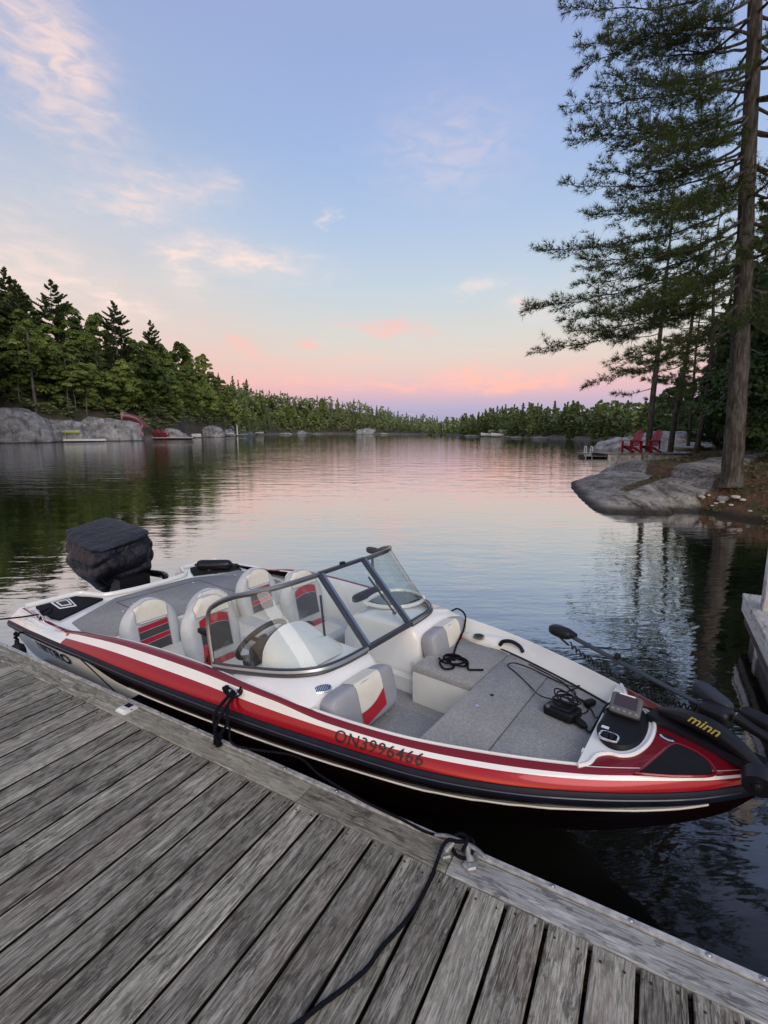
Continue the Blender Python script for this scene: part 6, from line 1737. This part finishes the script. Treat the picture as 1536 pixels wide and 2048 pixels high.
big = empty('white_pine', tb); tag(big, 'big white pine at the right edge with long drooping limbs, leaning slightly left', 'pine tree')
tpx = [(1463, 975, .28), (1464, 950, .242), (1470, 860, .22), (1477, 760, .205), (1483, 640, .195), (1490, 500, .18), (1494, 380, .167), (1500, 250, .155), (1506, 130, .145), (1510, 0, .14), (1512, -160, .135), (1512, -420, .10), (1508, -900, .05), (1502, -1250, .015)]
axis = [pt_at(x, y, TY + .02 * i) - tb for i, (x, y, r_) in enumerate(tpx)]
axS = smooth_path(axis, 6); rsS = []
for i in range(len(tpx) - 1): rsS += [tpx[i][2] + (tpx[i + 1][2] - tpx[i][2]) * k / 6 for k in range(6)]
rsS.append(tpx[-1][2])
mb = MB(); vs0 = len(mb.v); mb.tube(axS, rsS, 22)
# furrowed bark
def bark_disp(v, amp):
    a = math.atan2(v[1] - 0, v[0]); return v
nvx = []
for i, c_ in enumerate(axS):
    for k in range(22):
        v = Vector(mb.v[i * 22 + k]); d = v - c_; n_ = noise.noise(Vector((d.x * 16, d.y * 16, v.z * 1.8))) * .10 + noise.noise(Vector((d.x * 34, d.y * 34, v.z * 5))) * .05
        if i < 5: n_ += .22 * max(0, math.cos(k / 22 * 2 * PI * 4 + 1)) * (1 - i / 5)
        nvx.append(tuple(c_ + d * (1 + n_)))
mb.v = nvx
mb.build('trunk', M_BARK, big, angle=180)
def axis_at_z(z):
    for a, b2 in zip(axS, axS[1:]):
        if a.z <= z <= b2.z: return a.lerp(b2, (z - a.z) / max(1e-6, b2.z - a.z))
    return axS[-1]
TP, TD, TL_ = [], [], []
def add_limb(b, t_, **kw):
    m_, a, d, l = limb(b, t_, kw.get('droop', .06), rr, rs, kw.get('r0', .045), kw.get('tw', .36), kw.get('dens', 1.0), kw.get('start', .14), kw.get('bushy', 1.0))
    m_.build('limb', M_BARK, big); TP.extend(a); TD.extend(d); TL_.extend(l)
# limbs read from the photograph: (attach py, tip px, tip py, depth offset of the tip)
for (py, tx, ty, dy, dr_, tw_) in [(-60, 1135, 18, .6, .04, .30), (-20, 1165, 95, -.9, .03, .30), (60, 1230, 105, 1.4, .05, .34), (60, 1165, 128, -.4, -.05, .26), (135, 1140, 212, .2, .02, .30), (175, 1220, 150, 1.5, .0, .34),
                                  (190, 1150, 280, -.8, .03, .30), (250, 1230, 300, 1.4, .04, .34), (270, 1130, 372, .5, .07, .24), (330, 1200, 430, -1.2, .05, .32), (310, 1225, 395, 1.7, .04, .34), (390, 1097, 500, .1, .05, .27),
                                  (430, 1215, 545, 1.4, .05, .32), (430, 1170, 520, -1.4, .05, .30), (478, 1056, 616, .0, .04, .27), (520, 1130, 640, 1.2, .05, .30), (540, 1190, 625, -1.5, .05, .32), (560, 1083, 697, .4, .05, .24), (610, 1175, 770, 1.6, .06, .28),
                                  (600, 1240, 720, -1.0, .05, .32), (500, 1290, 600, -2.0, .05, .35), (20, 1250, 60, -.5, .04, .36), (110, 1200, 170, .9, .04, .34), (220, 1180, 250, -1.1, .04, .32), (290, 1190, 340, 1.0, .05, .32), (450, 1160, 570, .9, .05, .30), (560, 1150, 660, -.7, .05, .30), (80, 1290, 90, 1.0, .04, .36), (140, 1330, 190, -1.2, .04, .38), (230, 1290, 250, 1.0, .04, .36), (300, 1280, 330, -.6, .04, .36), (370, 1310, 400, 1.2, .05, .38), (350, 1300, 420, -2.2, .05, .35), (220, 1310, 290, -2.4, .05, .35), (640, 1320, 720, .8, .05, .35)]:
    zz = (pt_at(1490, py, TY) - tb).z; b0 = axis_at_z(zz); t_ = pt_at(tx, ty, TY + dy) - tb
    add_limb(b0, t_, droop=dr_, tw=tw_ * 1.1, r0=.038)
# the other sides of the crown
z = 4.3
while z < 17.5:
    b0 = axis_at_z(z); up_ = (z - 4) / 14
    for k in range(3):
        g = rr.uniform(-2.3, 1.9)          # toward the right, away and toward the water; the left side is above
        L = (4.6 - 3.0 * up_) * rr.uniform(.6, 1.0)
        add_limb(b0, b0 + Vector((math.cos(g) * L, math.sin(g) * L, L * (-.22 + .45 * up_ + rr.uniform(-.08, .08)))), droop=.05, tw=.36, r0=.045, dens=.85)
    if z > 12:
        g = rr.uniform(2.2, 4.1); L = (5.0 - 3.4 * up_) * rr.uniform(.7, 1.05)
        add_limb(b0, b0 + Vector((math.cos(g) * L, math.sin(g) * L, L * (.0 + .3 * up_))), droop=.05, tw=.36, r0=.045)
    z += rr.uniform(.5, .75)
me = tuft_mesh('crown', np.array([tuple(p) for p in TP]), np.array([tuple(p) for p in TD]), np.array(TL_), M_NEEDLE, rs, 10, .012)
mesh_obj('crown', me, big)
# a few bare dead stubs low on the trunk
for z in (2.2, 2.9, 3.4, 3.8):
    mb = MB()
    b0 = axis_at_z(z); g = rr.uniform(0, 6.28); L = rr.uniform(.4, 1.3); mb.tube([b0, b0 + Vector((math.cos(g) * L * .5, math.sin(g) * L * .5, -.05)), b0 + Vector((math.cos(g) * L, math.sin(g) * L, -.2))], [.03, .018, .004], 5)
    mb.build('dead_twig', M_BARK, big)

# ---- mid-distance pines behind the slab
def mid_pine(px, py, depth, r0, H_, Rd, seed, lab, low=3.0, lean=0.0, nl=34, tl=.24, wd_=.03):
    b0 = pt_at(px, py, depth); b0.z = bank_z(b0.x, b0.y) - .1
    rr2 = random.Random(seed); rs2 = np.random.RandomState(seed)
    e_ = empty('pine_tree', b0); tag(e_, lab, 'pine tree')
    ax = smooth_path([Vector((lean * (i / 6) ** 1.3 + .12 * math.sin(i + seed), .1 * math.cos(i * 1.3), -.3 + H_ * i / 6)) for i in range(7)], 4)
    mb = MB(); mb.tube(ax, [r0 * (1.15 if i == 0 else 1 - .93 * i / (len(ax) - 1)) for i in range(len(ax))], 10); mb.build('trunk', M_BARK, e_)
    lm = MB(); tp, td, tl_ = [], [], []
    for k in range(nl):
        z = low + (H_ - low) * (k / nl) ** .95; b1 = ax[min(len(ax) - 1, int((z + .3) / H_ * (len(ax) - 1)))]; u = (z - low) / (H_ - low); g = k * 2.4 + rr2.uniform(-.5, .5)
        L = Rd * (1 - u * .85) * rr2.uniform(.6, 1.05) * (.6 + .4 * min(1, u * 5)); b1 = Vector((b1.x, b1.y, z))
        m_, a, d, l = limb(b1, b1 + Vector((math.cos(g) * L, math.sin(g) * L, L * (-.18 + .5 * u))), .04, rr2, rs2, .035, .40, .62, .25, .55)
        o2 = len(lm.v); lm.v += m_.v; lm.f += [tuple(i + o2 for i in f) for f in m_.f]; lm.mi += m_.mi; tp += a; td += d; tl_ += [q * tl / .13 for q in l]
    lm.build('limbs', M_BARK, e_)
    mesh_obj('crown', tuft_mesh('crown', np.array([tuple(p) for p in tp]), np.array([tuple(p) for p in td]), np.array(tl_), M_NEEDLE, rs2, 7, wd_, .6), e_)
mid_pine(1300, 893, 27, .19, 15, 3.6, 3, 'slim pine rising just behind the red chairs on the raised dock', 3.6)
mid_pine(1346, 895, 28, .17, 14, 3.2, 4, 'slim pine to the right of the red chairs, leaning a little right', 3.2, .5)
mid_pine(1396, 895, 25, .15, 13, 3.2, 6, 'thin dark pine midway between the red chairs and the big pine', 3.0)
mid_pine(1375, 890, 34, .13, 13, 3.4, 8, 'thin far pine seen between two slim trunks by the white boat', 2.5)
mid_pine(1428, 890, 31, .14, 15, 3.6, 9, 'slender pine close behind the left side of the big trunk', 2.5)
# ---- dense wood right of and behind the big pine
NEAR_D = [(crown_deciduous(300 + i, h, r, 44, 20000, .125, M_LEAFD, .04), trunk_mesh(h * .8, .12, .04, .3, i, 6, 1.5, b0=.25)) for i, (h, r) in enumerate([(8, 2.6), (9.5, 3.0), (6.5, 2.5)])]
NEAR_S = [(crown_pine(310 + i, h, r, 34, 130, .14, M_LEAFD, .03, -.12, gaps=.05, narrow=.9), trunk_mesh(h * .95, .12, .03, .1, i)) for i, (h, r) in enumerate([(10, 2.2), (8, 2.0)])]
rr = random.Random(21)
spots = []
for (x, y) in [(13.2, 15.2), (15.0, 17.0), (16.5, 21), (17.5, 17.5), (16.0, 14.5), (18.6, 24), (20.5, 21), (19, 27.5), (22, 26), (23.5, 31), (25, 35), (28, 42), (24, 30), (20, 16), (21.5, 18.5), (17.2, 12.4), (19.5, 13.5), (15.4, 11.8), (30, 50), (34, 56), (27.5, 33), (31, 40)]:
    q = rr.random(); v, nm, lb, ct, gr = ((rr.choice(NEAR_D), 'leafy_tree', 'dark leafy tree in the thicket behind the big pine', 'tree', 'leafy trees behind the big pine') if q < .55 else (rr.choice(NEAR_S), 'cedar_tree', 'dark cedar in the thicket behind the big pine', 'cedar tree', 'cedars behind the big pine'))
    k_ = rr.uniform(.85, 1.15) * (1.0 if y < 30 else 1.1)
    plant(v, (x, y, bank_z(x, y) - .2), (k_, k_), rr.uniform(0, 6.28), nm, lb, ct, gr)
# further pines over the thicket
for i, (x, y) in enumerate([(19.5, 24), (22.5, 30), (17.8, 19.5), (24, 25), (21.2, 26.8)]):
    plant(PIN[i % 3], (x, y, bank_z(x, y) - .3), (.8, .9), i, 'pine_tree', 'tall dark pine rising over the thicket at the right edge', 'pine tree', 'pines over the right-hand thicket')

# ---- raised dock with the two red chairs, floating dock behind
c0 = pt_at(1215, 908, 24.0); dz_ = 2.1 + ray(1215, 908).z * 24 / ray(1215, 908).y
rd = empty('raised_dock', (c0.x, c0.y, 0), R(-4)); tag(rd, 'raised grey timber dock with a plank skirt on the rock, two red chairs on it', 'dock')
for k in range(17):
    mb = MB(); mb.box((.12 + .235 * k, 1.1, dz_), (.112, 1.25, .02)); mb.build('deck_plank', M_PLANK, rd, smooth=False)
for k in range(24):
    mb = MB(); mb.box((.06 + .16 * k, -.11, dz_ / 2 - .08 + .0), (.074, .012, dz_ / 2 + .06)); mb.build('skirt_board', M_PALE, rd, smooth=False)
mb = MB(); mb.box((1.95, .2, dz_ - .12), (1.93, .04, .08)); mb.box((1.95, 2.2, dz_ - .12), (1.93, .04, .08)); mb.build('frame', M_SIDE, rd, smooth=False)
mb = MB(); mb.box((3.1, -.02, dz_ - .005), (.9, .13, .035)); mb.build('fascia', M_SIDE, rd, smooth=False)
MW = rd.matrix_basis
cr1 = put_chair(MW @ Vector((1.45, .75, dz_ + .02)), R(180 + 18), 1.0, 'left one of the two red chairs on the raised dock, facing the lake', 'red chairs on the raised dock')
cr2 = put_chair(MW @ Vector((2.45, .9, dz_ + .02)), R(180 + 18), 1.0, 'right one of the two red chairs on the raised dock, by the pine trunk', 'red chairs on the raised dock')
f0 = pt_at(1168, 910, 38.0); fdz = .34
fl_ = empty('floating_dock', (f0.x, f0.y, 0), R(-3)); tag(fl_, 'low grey floating dock with a small white ladder rail, left of the raised dock', 'dock')
for k in range(10):
    mb = MB(); mb.box((.15 + .36 * k, .8, fdz), (.17, 1.0, .03)); mb.build('plank', M_PLANK, fl_, smooth=False)
mb = MB(); mb.box((1.8, -.18, fdz - .12), (1.85, .03, .08)); mb.build('frame', M_PALE, fl_, smooth=False)
mb = MB(); mb.box((1.8, .8, .02), (1.7, .8, .2)); mb.build('float', BLKP, fl_, smooth=False)
mb = MB()
for x in (.15, .62): mb.tube(smooth_path([(x, .0, -.3), (x, -.02, .75), (x, .12, .88), (x, .35, .85), (x, .40, fdz)], 4), .04, 6)
mb.build('ladder_rail', pm('white_tube', (.7, .7, .7), .4), fl_)
# granite point behind, white boats at its foot
boulder('rock_outcrop', (24.5, 47.0, -.4), (4.2, 3.2, 1.7), 3.3, M_ROCK, .2, label='low grey rock point jutting into the lake beyond the floating dock', amp=.2, flat=.2)
boulder('rock_outcrop', (27.5, 46.0, -.3), (5.5, 3.5, 2.3), 8.3, M_ROCK, .5, label='broad sloping granite behind the slim pine trunks', amp=.15)
q = pt_at(1383, 905, 29); q.z = max(.9, bank_z(q.x, q.y) + .05)
hullform(1.5, .55, .22, 'white_boat', M_WHITED, q, R(8), 'white boat lying on the bank between the slim pines', 'boat', M_WHITED, M_WHITED)
q = pt_at(1415, 905, 29.5); q.z = max(.9, bank_z(q.x, q.y) + .05)
hullform(.75, .4, .25, 'small_tender', M_WHITED, q, R(-5), 'little pale tender right of the white boat, close to the big trunk', 'boat', M_WHITED, M_WHITED)
